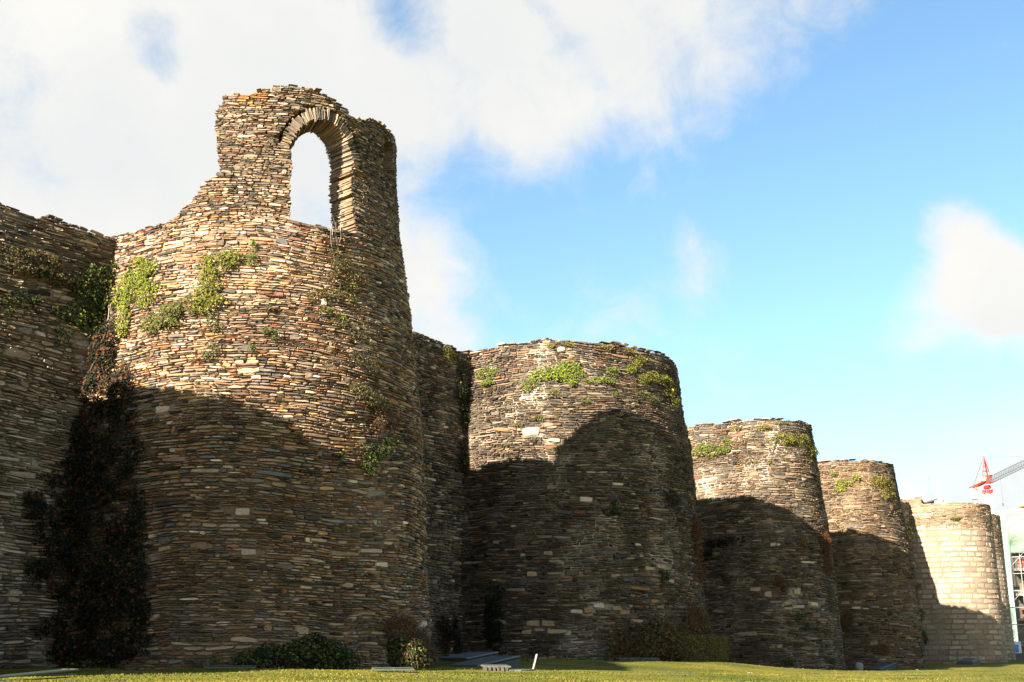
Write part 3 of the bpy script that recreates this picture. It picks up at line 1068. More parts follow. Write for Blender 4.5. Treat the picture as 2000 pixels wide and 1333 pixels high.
def plant(sn, name, label, cat, blobs, cols, w, dens=1.0, size=.085, depth=.12, seed=0, group=None, stems=0, tex=.5):
    """A plant rooted in a wall: leaf clumps spread over patches of the wall face (patch = pixel centre and radii, measured on the wall)."""
    r = np.random.default_rng(1000 + seed)
    size *= .62
    dens *= .9
    depth *= .75
    PP, NN, pos = [], [], []
    for (px, py, rx, ry) in blobs:
        surf = nearest(sn.split('+'), px, py)
        u, z = on(surf, px, py)
        ua, _ = on(surf, px + 3, py)
        ub, _ = on(surf, px - 3, py)
        _, za = on(surf, px, py - 3)
        ru, rz = max(abs(ua - ub) / 6 * rx, .08), max(abs(za - z) / 3 * ry, .08)
        ru = min(ru, rz * 4 + .4)
        n = int(dens * 480 * ru * rz * 3.14 * (.085 / size) ** 1.5) + 14
        ang, rad = r.uniform(0, 2 * math.pi, n), np.sqrt(r.random(n)) * r.uniform(.75, 1.25, n)
        uu, zz = u + ru * rad * np.cos(ang), z + rz * rad * np.sin(ang)
        cl = vnoise(uu / .22, zz / .20, seed + 40) * .7 + vnoise(uu / .55, zz / .5, seed + 41) * .6
        keep = (cl + r.normal(0, .25, n)) > -tex + .9 * np.clip(rad - .55, 0, 1)
        uu, zz, rad, cl = uu[keep], zz[keep], rad[keep], cl[keep]
        if not len(uu):
            continue
        dep = np.abs(r.normal(0, .05, len(uu))) + .03 + depth * np.clip(1 - rad, 0, 1) * (.4 + r.random(len(uu))) + .07 * np.clip(cl, 0, 1)
        p = surf.pt(uu, zz, dep)
        PP.append(p)
        NN.append(p - surf.pt(uu, zz, dep - .1))
        pos.append((surf, u, z, ru, rz))
    P, Nn = np.concatenate(PP), np.concatenate(NN) / .1
    o = P.mean(0)
    V, F, K = leaves(P, Nn, size, cols, w, r)
    root = empty(name, tuple(o), label, cat, group)
    mesh_obj('leaves', V, F, M_LEAF, root, K)
    mb = MB()
    prev = None
    for (surf, u, z, ru, rz) in pos:                # woody runners behind the leaves
        here = surf.pt(u, z, .05)
        if prev is not None and np.linalg.norm(prev[1] - here) < (5.0 if prev[0] is surf else 2.2):
            mb.bar(prev[1], here, .008, 4)
        prev = (surf, here)
        for _ in range(2 + int(stems * ru * rz)):
            a, b, q = u, z, here
            up = 1 if r.random() < .6 else -1
            for _s in range(3):
                a2, b2 = a + r.normal(0, .3) * ru, b + up * rz * r.uniform(.15, .4)
                q2 = surf.pt(a2, b2, .03 + .05 * r.random())
                mb.bar(q, q2, .008, 3)
                a, b, q = a2, b2, q2
    mb.build('stems', M_WOOD_DARK, root)
    return root


GT1, GT2, GT3, GT4 = 'plants rooted in the tall tower', 'plants rooted in the broad tower', 'plants rooted in the third tower', 'plants rooted in the fourth tower'
PLANTS = [
    ('T1', 'ivy', 'bright green ivy on the sunlit stones beside the corner with the shaded wall', 'ivy', [(262, 560, 34, 42), (288, 532, 24, 18), (250, 615, 18, 26), (290, 575, 22, 30), (275, 516, 14, 9), (245, 650, 10, 14)], ('bright', 'green', 'yellow'), (5, 2, 2), 1.2, .08, .10, GT1),
    ('T1', 'creeper', 'yellow green creeper on the tall tower left of the red stones', 'creeper', [(425, 515, 38, 20), (408, 558, 26, 38), (448, 508, 26, 13), (395, 592, 24, 24), (428, 585, 16, 16)], ('yellow', 'green', 'olive', 'bright'), (3, 3, 2, 1), 1.0, .085, .18, GT1),
    ('T1', 'shrub', 'olive shrub spreading below the yellow green creeper on the tall tower', 'shrub', [(340, 612, 42, 20), (300, 640, 20, 20), (372, 600, 28, 22), (330, 632, 30, 16), (300, 655, 12, 12)], ('olive', 'green', 'grey'), (4, 3, 1), .9, .08, .18, GT1),
    ('T1', 'wall_plant', 'green tuft under the left corner of the arched window', 'plant', [(490, 508, 13, 11), (495, 482, 7, 7)], ('green', 'bright'), (3, 1), 1.0, .075, .10, GT1),
    ('T1', 'wall_plant', 'grey green plant hanging in a strip below the yellow green creeper', 'plant', [(418, 635, 16, 26), (414, 690, 18, 20), (405, 700, 14, 12)], ('grey', 'green', 'dry'), (3, 2, 2), .6, .07, .08, GT1),
    ('T1', 'shrub', 'brown drying shrub right under the sill of the arched window', 'shrub', [(658, 512, 26, 26), (690, 540, 26, 14), (642, 535, 14, 12), (650, 490, 14, 10)], ('brown', 'dry', 'olive', 'green'), (4, 3, 2, 1), 1.1, .07, .22, GT1),
    ('T1', 'wall_plant', 'straggling brown and green plant around the small white stone', 'plant', [(660, 575, 44, 11), (603, 577, 10, 9), (680, 558, 20, 9), (620, 600, 12, 8)], ('olive', 'green', 'brown'), (3, 2, 2), .8, .07, .12, GT1),
    ('T1', 'wall_plant', 'round green tuft under the small white stone', 'plant', [(662, 625, 14, 17), (640, 605, 12, 6)], ('green', 'olive'), (3, 1), .9, .07, .12, GT1),
    ('T1', 'wall_plant', 'small grey green tuft in the middle of the sunlit tower face', 'plant', [(525, 603, 14, 6)], ('grey', 'olive'), (2, 2), .8, .065, .07, GT1),
    ('T1', 'wall_plant', 'thin drooping green plant left of centre on the sunlit tower face', 'plant', [(522, 652, 14, 8), (534, 664, 9, 13), (490, 690, 10, 9)], ('grey', 'green'), (2, 2), .6, .065, .07, GT1),
    ('T1', 'wall_plant', 'sparse dry plant near the right flank of the tall tower', 'plant', [(700, 660, 22, 12), (715, 715, 26, 20), (690, 690, 14, 10)], ('dry', 'olive', 'grey'), (3, 2, 2), .6, .065, .10, GT1),
    ('T1', 'shrub', 'dry shrub just above the lower tip of the sunlit patch', 'shrub', [(708, 772, 26, 18), (735, 785, 22, 16), (690, 765, 14, 10)], ('dry', 'olive', 'green'), (3, 3, 1), 1.0, .07, .16, GT1),
    ('T1', 'creeper', 'rust brown creeper hanging down the right flank of the tall tower', 'creeper', [(742, 812, 16, 24), (760, 825, 14, 22), (735, 835, 10, 20)], ('brown', 'red', 'dry'), (4, 2, 2), 1.1, .06, .12, GT1),
    ('T1', 'ivy', 'dark green ivy clump where the sunlit patch of the tall tower ends', 'ivy', [(735, 878, 28, 14), (715, 900, 16, 18), (758, 866, 15, 9), (718, 920, 8, 12), (662, 886, 10, 5)], ('dark', 'green'), (3, 2), 1.3, .085, .20, GT1),
    ('T1', 'creeper', 'brown leafless creeper over the lower right edge of the tall tower', 'creeper', [(785, 1222, 40, 24), (815, 1258, 20, 36), (770, 1208, 22, 12), (830, 1285, 10, 22), (760, 1230, 8, 30)], ('brown', 'red', 'dry'), (5, 2, 1), 1.7, .06, .14, GT1),
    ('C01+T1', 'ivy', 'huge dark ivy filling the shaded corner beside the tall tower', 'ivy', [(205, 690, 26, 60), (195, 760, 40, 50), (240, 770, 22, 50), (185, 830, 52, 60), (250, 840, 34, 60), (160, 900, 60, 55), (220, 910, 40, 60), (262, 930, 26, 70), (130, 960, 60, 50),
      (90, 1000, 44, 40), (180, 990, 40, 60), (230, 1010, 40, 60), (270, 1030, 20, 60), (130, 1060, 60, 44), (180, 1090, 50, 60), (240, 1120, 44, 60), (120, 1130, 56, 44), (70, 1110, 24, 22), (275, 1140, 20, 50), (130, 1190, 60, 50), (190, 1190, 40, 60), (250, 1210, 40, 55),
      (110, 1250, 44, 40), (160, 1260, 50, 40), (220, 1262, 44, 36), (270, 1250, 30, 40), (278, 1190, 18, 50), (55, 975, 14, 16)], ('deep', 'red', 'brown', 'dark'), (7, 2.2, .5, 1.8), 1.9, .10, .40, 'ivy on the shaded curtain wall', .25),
    ('C01+T1', 'ivy', 'green leafed ivy at the top of the shaded corner', 'ivy', [(195, 545, 34, 28), (210, 590, 20, 30), (170, 580, 40, 36), (180, 640, 36, 30), (150, 620, 30, 24), (215, 520, 10, 14)], ('dark', 'green', 'yellow'), (5, 3, 1), 1.1, .095, .28, 'ivy on the shaded curtain wall'),
    ('C01', 'creeper', 'brown topped creeper along the upper part of the shaded wall', 'creeper', [(20, 498, 26, 16), (60, 502, 30, 16), (100, 515, 24, 16), (45, 525, 50, 16), (110, 545, 40, 18), (80, 535, 40, 16)], ('dry', 'brown', 'dark', 'green'), (3, 3, 3, 2), 1.1, .085, .25, 'ivy on the shaded curtain wall'),
    ('C01', 'ivy', 'loose dark ivy below the brown creeper at the left edge', 'ivy', [(30, 585, 30, 18), (60, 590, 20, 14), (110, 615, 16, 16), (120, 655, 20, 16), (15, 610, 14, 14)], ('dark', 'green', 'deep'), (3, 1, 2), .7, .085, .14, 'ivy on the shaded curtain wall'),
    ('C12', 'ivy', 'narrow strip of dark ivy down the corner of the grey wall', 'ivy', [(903, 720, 10, 26), (900, 765, 14, 30), (905, 815, 9, 30), (905, 880, 12, 26), (897, 905, 10, 18)], ('dark', 'deep', 'olive'), (4, 2, 1), 1.2, .09, .20, 'ivy on the narrow grey wall'),
    ('C12', 'wall_plant', 'yellowish weeds on the top edge of the narrow grey wall', 'plant', [(872, 684, 10, 8), (882, 690, 8, 6), (868, 695, 6, 7)], ('yellow', 'olive', 'green'), (2, 2, 1), 1.1, .08, .10, 'ivy on the narrow grey wall'),
    ('C12', 'ivy', 'two dark ivy tongues hanging low on the narrow grey wall', 'ivy', [(862, 1225, 12, 26), (868, 1255, 8, 24), (884, 1225, 5, 22), (888, 1258, 5, 20), (876, 1240, 8, 12)], ('deep', 'brown'), (3, 1), 1.6, .08, .14, 'ivy on the narrow grey wall'),
    ('T2', 'ivy', 'black ivy column at the left foot of the broad tower', 'ivy', [(965, 1165, 16, 24), (966, 1210, 18, 34), (968, 1245, 16, 26), (980, 1150, 12, 10)], ('deep', 'dark'), (4, 1), 1.5, .09, .22, GT2),
    ('T2', 'wall_plant', 'light green patch at the upper left of the broad tower', 'plant', [(952, 733, 24, 11), (955, 750, 13, 8)], ('bright', 'green'), (3, 2), .9, .085, .08, GT2),
    ('T2', 'wall_plant', 'widest bright green patch under the rim of the broad tower', 'plant', [(1112, 728, 32, 17), (1062, 735, 26, 12), (1120, 752, 16, 7), (1090, 742, 20, 10)], ('bright', 'green'), (5, 1), 1.2, .085, .10, GT2),
    ('T2', 'wall_plant', 'olive green clump below the left end of the widest green patch', 'plant', [(1040, 753, 20, 10), (1004, 752, 9, 5), (1030, 765, 12, 6)], ('green', 'olive', 'bright'), (2, 2, 1), 1.0, .085, .12, GT2),
    ('T2', 'wall_plant', 'upright green tuft right of the widest green patch', 'plant', [(1195, 723, 14, 11), (1180, 745, 24, 7), (1150, 748, 12, 5)], ('bright', 'green'), (2, 2), .9, .085, .10, GT2),
    ('T2', 'wall_plant', 'small round green tuft near the right rim of the broad tower', 'plant', [(1227, 716, 11, 9), (1240, 708, 10, 6)], ('bright', 'yellow'), (2, 1), 1.0, .085, .10, GT2),
    ('T2', 'shrub', 'yellow green shrub on the upper right shoulder of the broad tower', 'shrub', [(1278, 738, 22, 14), (1295, 745, 14, 14), (1250, 740, 16, 10), (1302, 765, 12, 12), (1310, 785, 8, 10)], ('yellow', 'green', 'olive'), (3, 2, 2), 1.1, .09, .22, GT2),
    ('T2', 'wall_plant', 'scattered green weeds across the middle of the sunlit broad tower', 'plant', [(1205, 776, 16, 8), (1250, 770, 12, 8), (1145, 785, 12, 7), (1080, 770, 12, 5), (1052, 818, 14, 5), (1090, 872, 14, 6), (1186, 826, 9, 7), (1050, 857, 9, 5), (985, 873, 8, 5), (1270, 780, 14, 8), (1010, 830, 10, 4), (1180, 848, 10, 4)], ('olive', 'green', 'grey'), (2, 2, 1), .7, .075, .06, GT2),
    ('T2', 'wall_plant', 'dry grass fringe on the rim of the broad tower', 'plant', [(1075, 681, 9, 4), (1112, 678, 9, 4), (1185, 678, 20, 5), (1225, 682, 12, 4), (1250, 700, 16, 6)], ('olive', 'yellow'), (2, 2), 1.0, .075, .08, GT2),
    ('T2', 'shrub', 'dark bushy tuft in the shaded middle of the broad tower', 'shrub', [(1200, 996, 13, 13)], ('dark', 'green'), (3, 1), 1.6, .08, .22, GT2),
    ('T2', 'shrub', 'dark tuft near the right edge of the broad tower at mid height', 'shrub', [(1312, 978, 15, 12), (1290, 968, 10, 8)], ('dark', 'brown'), (3, 1), 1.3, .08, .18, GT2),
    ('T2', 'shrub', 'dark tuft low on the right half of the broad tower', 'shrub', [(1292, 1128, 10, 13), (1288, 1142, 6, 8)], ('dark', 'olive'), (3, 1), 1.5, .08, .18, GT2),
    ('T2', 'wall_plant', 'hanging grey green plant beside the right edge of the broad tower', 'plant', [(1325, 1090, 7, 13), (1330, 1115, 8, 8)], ('grey', 'brown'), (2, 1), 1.0, .075, .14, GT2),
    ('T2', 'creeper', 'rust brown creeper along the right outline of the broad tower', 'creeper', [(1356, 1040, 6, 26), (1360, 1085, 7, 28), (1366, 1125, 5, 18)], ('red', 'brown'), (3, 2), 1.8, .075, .20, GT2),
    ('T2', 'creeper', 'large brown dead creeper over the right foot of the broad tower', 'creeper', [(1350, 1195, 22, 22), (1345, 1230, 34, 26), (1370, 1225, 14, 36), (1325, 1240, 24, 22), (1375, 1250, 10, 22)], ('brown', 'red', 'olive', 'dry'), (4, 2, 2, 1), 1.7, .08, .28, GT2),
    ('T3', 'shrub', 'wide green shrub at the upper left of the third tower', 'shrub', [(1382, 880, 26, 15), (1412, 878, 14, 8), (1422, 860, 8, 8)], ('olive', 'green', 'bright'), (2, 3, 1), 1.1, .10, .18, GT3),
    ('T3', 'shrub', 'yellow green shrub wrapping the upper right of the third tower', 'shrub', [(1530, 856, 28, 12), (1562, 858, 20, 12), (1585, 880, 6, 12)], ('yellow', 'olive', 'green'), (3, 3, 2), 1.2, .10, .22, GT3),
    ('T3', 'wall_plant', 'dry weeds along the rim and face of the third tower', 'plant', [(1490, 832, 16, 6), (1440, 835, 14, 5), (1525, 824, 14, 4), (1505, 906, 10, 6), (1470, 905, 10, 4), (1575, 900, 8, 6)], ('olive', 'yellow', 'dry'), (2, 1, 1), .8, .09, .08, GT3),
    ('T3', 'shrub', 'black shrub high in the shaded left half of the third tower', 'shrub', [(1425, 1055, 28, 9), (1395, 1062, 18, 8), (1385, 1080, 12, 8)], ('deep', 'dark'), (3, 2), 1.5, .10, .22, GT3),
    ('T3', 'shrub', 'rust brown tuft in the middle of the third tower', 'shrub', [(1520, 1135, 14, 8), (1530, 1145, 8, 7)], ('brown', 'red'), (2, 2), 1.5, .085, .18, GT3),
    ('T3', 'shrub', 'rust brown tuft right of the shadow edge on the third tower', 'shrub', [(1566, 1058, 12, 11)], ('brown', 'dry'), (3, 1), 1.4, .085, .18, GT3),
    ('T3', 'creeper', 'long rust red creeper down the right outline of the third tower', 'creeper', [(1610, 1060, 8, 22), (1614, 1100, 8, 32)], ('red', 'brown'), (3, 2), 1.7, .085, .20, GT3),
    ('T3', 'shrub', 'pair of dark tufts under the band of pale blocks on the third tower', 'shrub', [(1560, 1202, 11, 7), (1580, 1222, 14, 9)], ('dark', 'green'), (2, 1), 1.5, .09, .18, GT3),
    ('T3', 'wall_plant', 'hanging grey plant by the right edge of the third tower', 'plant', [(1620, 1160, 7, 18), (1624, 1185, 5, 14)], ('grey', 'olive'), (2, 1), 1.1, .085, .14, GT3),
    ('T3', 'shrub', 'dark shrubs at the foot of the third tower', 'shrub', [(1540, 1295, 13, 9), (1622, 1296, 9, 7)], ('dark', 'green'), (2, 2), 1.5, .09, .20, GT3),
    ('T4', 'wall_plant', 'yellow green patches below the rim of the fourth tower', 'plant', [(1650, 942, 18, 8), (1640, 955, 12, 6), (1670, 932, 10, 6), (1630, 925, 10, 5)], ('yellow', 'bright', 'olive'), (2, 2, 1), 1.1, .11, .12, GT4),
    ('T4', 'shrub', 'olive shrub on the upper right of the fourth tower', 'shrub', [(1716, 940, 20, 12), (1735, 952, 10, 14), (1728, 965, 10, 10)], ('olive', 'yellow', 'brown'), (3, 2, 1), 1.2, .11, .22, GT4),
    ('T4', 'shrub', 'brown dead shrubs low on the fourth tower', 'shrub', [(1655, 1215, 14, 20), (1720, 1270, 20, 12), (1708, 1232, 8, 8), (1690, 1265, 10, 8)], ('brown', 'red', 'dry'), (3, 1, 1), 1.3, .09, .16, GT4),
    ('T4', 'shrub', 'dark plants strung down the right outline of the fourth tower', 'shrub', [(1773, 1040, 7, 16), (1790, 1150, 4, 10), (1797, 1200, 4, 14), (1803, 1245, 4, 16)], ('dark', 'green', 'brown'), (3, 2, 1), 1.5, .10, .25, GT4),
    ('T5', 'wall_plant', 'little green tuft on the slate top of the ashlar tower', 'plant', [(1866, 1013, 11, 4)], ('olive', 'green'), (2, 1), 1.4, .11, .14, 'plants on the ashlar tower'),
    ('T5', 'wall_plant', 'green tuft at the left end of the ashlar tower top', 'plant', [(1777, 1022, 6, 6)], ('green', 'bright'), (2, 1), 1.4, .11, .14, 'plants on the ashlar tower'),
]
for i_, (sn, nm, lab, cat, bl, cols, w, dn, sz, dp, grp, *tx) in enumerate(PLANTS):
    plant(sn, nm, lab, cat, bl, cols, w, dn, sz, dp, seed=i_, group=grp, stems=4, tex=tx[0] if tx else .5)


def dry_vine():
    r = np.random.default_rng(77)
    u0, z0 = on(C01, 205, 605)
    p0 = C01.pt(u0, z0, .3)
    root = empty('dry_vine', tuple(p0), 'pale bare vine roots dangling in the shaded corner of the wall', 'vine')
    mb = MB()
    for k in range(26):
        px = 205 + r.normal(0, 5)
        q = None
        px1 = 196 + r.normal(0, 14)
        y1 = r.uniform(660, 760)
        for t in np.linspace(0, 1, 7):
            u, z = on(C01, px + (px1 - px) * t ** 1.5, 605 + r.uniform(-4, 4) + (y1 - 605) * t)
            p = C01.pt(u, z, .42 - .1 * t + r.normal(0, .03))
            if q is not None:
                mb.bar(q, p, .013 * (1.2 - .6 * t), 4)
            q = p
    mb.build('roots', mat_plain('bleached_root', (.24, .18, .13), .3, 20), root)


dry_vine()


def dead_stalk():
    root = empty('dead_stalk', tuple(T1.pt(*on(T1, 650, 478), .05)), 'thin dry stalk standing under the sill of the arched window', 'plant')
    mb = MB()
    r = np.random.default_rng(8)
    for k in range(5):
        u, z = on(T1, 652 + r.normal(0, 3), 480)
        q = T1.pt(u, z, .04)
        for t in range(4):
            u += r.normal(0, .05)
            z += .17 * r.uniform(.7, 1.2)
            p = T1.pt(u, z, .10 + .03 * t)
            mb.bar(q, p, .009, 3)
            q = p
    mb.build('stems', M_WOOD, root)


dead_stalk()


def bush(px, fwd, lobes, label, cols, w, n, size, seed, cat='bush', group='bushes at the foot of the wall', name='bush'):
    """A free-standing bush: leaf shells round several lobes (offset along view-right, forward, up; radii), with branches inside."""
    r = np.random.default_rng(seed)
    g = at_g(px, fwd)
    root = empty(name, g, label, cat, group)
    PP, NN = [], []
    mb = MB()
    tot = sum(l[3] * l[4] for l in lobes)
    for (ox, oy, oz, rx, rz) in lobes:
        m = int(n * rx * rz / tot)
        d = r.normal(0, 1, (m, 3))
        d /= np.linalg.norm(d, axis=1, keepdims=True)
        rad = 1 - .45 * r.random(m) ** 1.6 + .16 * vnoise(d[:, 0] * 4 + ox * 3, d[:, 2] * 4 + d[:, 1] * 3, seed)
        p = np.array([g.x + ox, g.y + oy, g.z + oz]) + d * rad[:, None] * np.array([rx, rx * .8, rz])
        k = p[:, 2] > g.z + .01
        PP.append(p[k])
        NN.append(d[k])
        for _ in range(5):
            t = d[r.integers(0, m)]
            mb.bar((g.x + ox * .6, g.y + oy * .6, g.z), (g.x + ox + t[0] * rx * .8, g.y + oy + t[1] * rx * .6, g.z + max(.15, oz + abs(t[2]) * rz * .8)), .016, 4, .006)
    V, F, K = leaves(np.concatenate(PP), np.concatenate(NN), size, cols, w, r)
    mesh_obj('leaves', V, F, M_LEAF, root, K)
    mb.build('branches', M_WOOD, root)


bush(580, 26.4, [(-1.0, 0, .16, .34, .26), (-.6, .1, .22, .40, .34), (-.1, 0, .24, .42, .36), (.3, .1, .34, .40, .40), (.7, 0, .26, .40, .36), (1.0, .05, .18, .30, .28), (.35, .15, .55, .22, .22)],
     'long low dark green bush at the foot of the tall tower', ('dark', 'green', 'olive'), (4, 1.5, 1), 7000, .052, 301)
bush(782, 26.6, [(0, 0, .30, .30, .36), (-.1, .1, .50, .22, .22), (.28, -.05, .28, .26, .34), (.45, 0, .14, .2, .2)],
     'small green bush with a greyer half in front of the brown creeper', ('dark', 'brown', 'green'), (5, 2, 1), 4200, .05, 302)
bush(1255, 41.0, [(-.9, 0, .4, .45, .6), (-.4, .1, .55, .6, .8), (.2, 0, .5, .7, .7), (.7, .2, .6, .6, .85), (-1.0, 0, .9, .3, .35)],
     'broad brown and green thicket at the foot of the broad tower', ('brown', 'dry', 'dark', 'green', 'red'), (5, 2, 2, 1.5, 2), 9000, .062, 303)


def hedge():
    r = np.random.default_rng(310)
    g = at_g(1368, 42.5)
    root = empty('clipped_hedge', g, 'box shaped clipped hedge at the right foot of the broad tower', 'hedge')
    hx, hy, hz = .93, .8, .92
    n = 16000
    f = r.integers(0, 4, n)
    a, b = r.uniform(-1, 1, n), r.uniform(-1, 1, n)
    P = np.zeros((n, 3))
    Nn = np.zeros((n, 3))
    for k, (ax, sg) in enumerate(((0, -1), (0, 1), (1, -1), (2, 1))):
        m = f == k
        o = [i for i in range(3) if i != ax]
        P[m, ax] = sg
        P[m, o[0]] = a[m]
        P[m, o[1]] = b[m]
        Nn[m, ax] = sg
    nrm = (np.abs(P) ** 7).sum(1, keepdims=True) ** (1 / 7)
    P = P / nrm * (1 - .05 * r.random((n, 1)) + .03 * vnoise(P[:, 0] * 3, P[:, 2] * 3 + P[:, 1], 5)[:, None])
    W = P * np.array([hx, hy, hz / 2]) + np.array([g.x, g.y, g.z + hz / 2 - .02])
    V, F, K = leaves(W, Nn, .045, ('olive', 'green', 'brown', 'dry'), (4, 2, 3, 1.5), r)
    mesh_obj('leaves', V, F, M_LEAF, root, K)
    mb = MB()
    mb.box((g.x, g.y, g.z + hz / 2 - .05), (hx * 1.8, hy * 1.8, hz * .86), bevel=.12)  # solid dark core box, added so nothing shows through the leaves
    mb.build('branches', mat_plain('hedge_dark_core', (.03, .025, .012), .4, 12, .95), root)


hedge()

# ------------------------------------------------------------------ things on the lawn
M_CONC = mat_plain('pale_concrete', (.085, .074, .055), .25, 6, .9, .5)
M_STEEL = mat_plain('dull_steel', (.10, .11, .115), .3, 14, .5, .15, .5)
M_GLASSY = mat_plain('green_glass', (.030, .042, .034), .2, 4, .55, .0)
M_RUBBLE = mat_plain('rubble_stone', (.05, .043, .028), .4, 9, .9, .8)
M_RIM = mat_plain('weathered_rim', (.075, .085, .07), .2, 10, .6, .2)


def light_well(px, fwd, w, d, h, rz, tilt, label, group):
    """A low kerbed opening in the lawn under a sloping framed pane."""
    g = at_g(px, fwd)
    root = empty('light_well', g, label, 'light well', group)
    c, s = math.cos(rz), math.sin(rz)
    k = MB()
    k.box((g.x, g.y, g.z + h / 2 - .1), (w, d, h + .1), rz, 0, .02)
    k.build('kerb', M_CONC, root)
    p = MB()
    p.box((g.x, g.y, g.z + h + .03), (w * .96, d * .96, .02), rz, tilt, 0)
    p.build('pane', M_GLASSY, root)
    f = MB()
    m = Matrix.Translation((g.x, g.y, g.z + h + .035)) @ Matrix.Rotation(rz, 4, 'Z') @ Matrix.Rotation(tilt, 4, 'X')
    for (x0, y0, x1, y1) in ((-1, -1, 1, -1), (1, -1, 1, 1), (1, 1, -1, 1), (-1, 1, -1, -1), (0, -1, 0, 1)):
        f.bar(m @ Vector((x0 * w / 2, y0 * d / 2, 0)), m @ Vector((x1 * w / 2, y1 * d / 2, 0)), .013, 4)
    f.build('frame', M_RIM, root)


light_well(60, 17.4, .42, 1.2, .05, R_(-40), R_(5), 'glass topped light well with a stone kerb at the lower left corner', 'light wells in the lawn')
light_well(450, 24.6, .95, .4, .02, R_(8), R_(5), 'low pale rimmed light well left of the long dark bush', 'light wells in the lawn')
light_well(768, 23.4, .72, .4, .02, R_(14), R_(5), 'low pale rimmed light well right of the long dark bush', 'light wells in the lawn')


def grate(px, fwd, w, d, rz, tilt, label, lift=.16, slats=12, group='metal grates in the lawn'):
    g = at_g(px, fwd)
    root = empty('metal_grate', g, label, 'grate', group)
    m = Matrix.Translation((g.x, g.y, g.z + lift)) @ Matrix.Rotation(rz, 4, 'Z') @ Matrix.Rotation(tilt, 4, 'X')
    f = MB()
    for (x0, y0, x1, y1) in ((-1, -1, 1, -1), (1, -1, 1, 1), (1, 1, -1, 1), (-1, 1, -1, -1)):
        f.bar(m @ Vector((x0 * w / 2, y0 * d / 2, 0)), m @ Vector((x1 * w / 2, y1 * d / 2, 0)), .028, 4)
    f.build('frame', M_STEEL, root)
    s = MB()
    for i in range(slats):
        x = -w / 2 + w * (i + .5) / slats
        s.bar(m @ Vector((x, -d / 2, 0)), m @ Vector((x, d / 2, 0)), w / slats * .30, 4)
    s.build('slats', M_STEEL, root)
    b = MB()
    pts = [m @ Vector((x * w / 2, y * d / 2, -.06)) for x, y in ((-1, -1), (1, -1), (1, 1), (-1, 1))]
    low = [Vector((p.x, p.y, g.z - .25)) for p in pts]
    b.add(pts + low, [(0, 1, 2, 3), (0, 4, 5, 1), (1, 5, 6, 2), (2, 6, 7, 3), (3, 7, 4, 0)])
    b.build('shaft_kerb', mat_plain('dark_shaft', (.05, .05, .045), .3, 8), root)


grate(915, 35.5, .95, 1.5, R_(-35), R_(7), 'dark slatted grate nearest the narrow grey wall')
grate(948, 31.5, .85, 1.7, R_(-38), R_(8), 'dark slatted grate with a pale edge in front of another grate')
grate(1550, 54.5, .55, 2.4, R_(-35), R_(7), 'dark sloping hatch in the lawn before the third tower', .2, 4)
grate(1724, 65.0, .7, 2.8, R_(-35), R_(7), 'dark sloping hatch in the lawn before the fourth tower', .22, 4)
grate(1892, 81.0, 1.0, 2.6, R_(-30), R_(5), 'dark sloping hatch in the lawn before the ashlar tower', .28, 4)


def slab(px, fwd, size, rz, tilt, label, mat, name='stone_slab', cat='slab', lift=0.0, group='slabs lying on the lawn'):
    g = at_g(px, fwd)
    mb = MB()
    mb.box((g.x, g.y, g.z + size[2] / 2 - .02 + lift), size, rz, tilt, .012)
    o = mb.build(name, mat)
    tag(o, label, cat, group)
    return o


def rubble_kerb(px, fwd, n, w, label, rz=0.0, top=True, seed=1):
    """A short row of rounded stones under a slab."""
    r = np.random.default_rng(seed)
    g = at_g(px, fwd)
    root = empty('stone_kerb', g, label, 'kerb', 'stone edged pits in the lawn')
    c, s = math.cos(rz), math.sin(rz)
    for row in range(1):
        for i in range(n):
            x = (-.5 + (i + .5 + .3 * row) / n) * w
            bm = bpy.data.meshes.new('stone')
            V, F = [], []
            rx, ry, rzz = w / n * .56 * r.uniform(.8, 1.1), .14 * r.uniform(.8, 1.2), .09 * r.uniform(.8, 1.15)
            nu, nv = 9, 6
            for b in range(nv + 1):
                for a in range(nu):
                    t, p = 2 * math.pi * a / nu, math.pi * b / nv
                    sx, sy, sz = math.sin(p) * math.cos(t), math.sin(p) * math.sin(t), math.cos(p)
                    k = 1 + r.normal(0, .05)
                    q = [math.copysign(abs(v) ** .7, v) * k for v in (sx, sy, sz)]
                    X, Y = x + q[0] * rx, -.05 + q[1] * ry
                    V.append((g.x + X * c - Y * s, g.y + X * s + Y * c, g.z + .01 + row * .12 + q[2] * rzz))
            for b in range(nv):
                for a in range(nu):
                    F.append((b * nu + a, b * nu + (a + 1) % nu, (b + 1) * nu + (a + 1) % nu, (b + 1) * nu + a))
            mesh_obj('stone', V, F, M_RUBBLE, root)
    if top:
        mb = MB()
        mb.box((g.x, g.y + .2, g.z + .10), (w * 1.02, .6, .04), rz, R_(3), .01)
        mb.build('cover_slab', M_RIM, root)


rubble_kerb(1248, 39.5, 6, 1.25, 'row of rounded stones under a thin slab before the brown thicket', R_(4), True, 4)
rubble_kerb(968, 27.0, 6, .55, 'stone edged pit with a small slab right before the dark grates', R_(10), True, 5)
slab(1015, 28.0, (.42, .6, .05), R_(-30), R_(2), 'thin pale slab beside the stone edged pit', M_RIM)
slab(1045, 36.0, (.42, .4, .08), R_(6), 0, 'small pale slab behind the leaning white post', M_CONC)
slab(1258, 28.6, (1.35, 2.2, .05), R_(-12), R_(1.5), 'large flat grey plate lying on the lawn', M_CONC, 'cover_plate', 'plate')
slab(1334, 27.6, (.42, .9, .06), R_(-12), R_(1), 'small darker plate beside the large grey plate', M_STEEL, 'cover_plate', 'plate')
slab(262, 23.6, (.95, .5, .05), R_(2), 0, 'low grey edging stone sunk in the lawn before the dark ivy', M_CONC, 'edging_stone', 'stone', -.015)


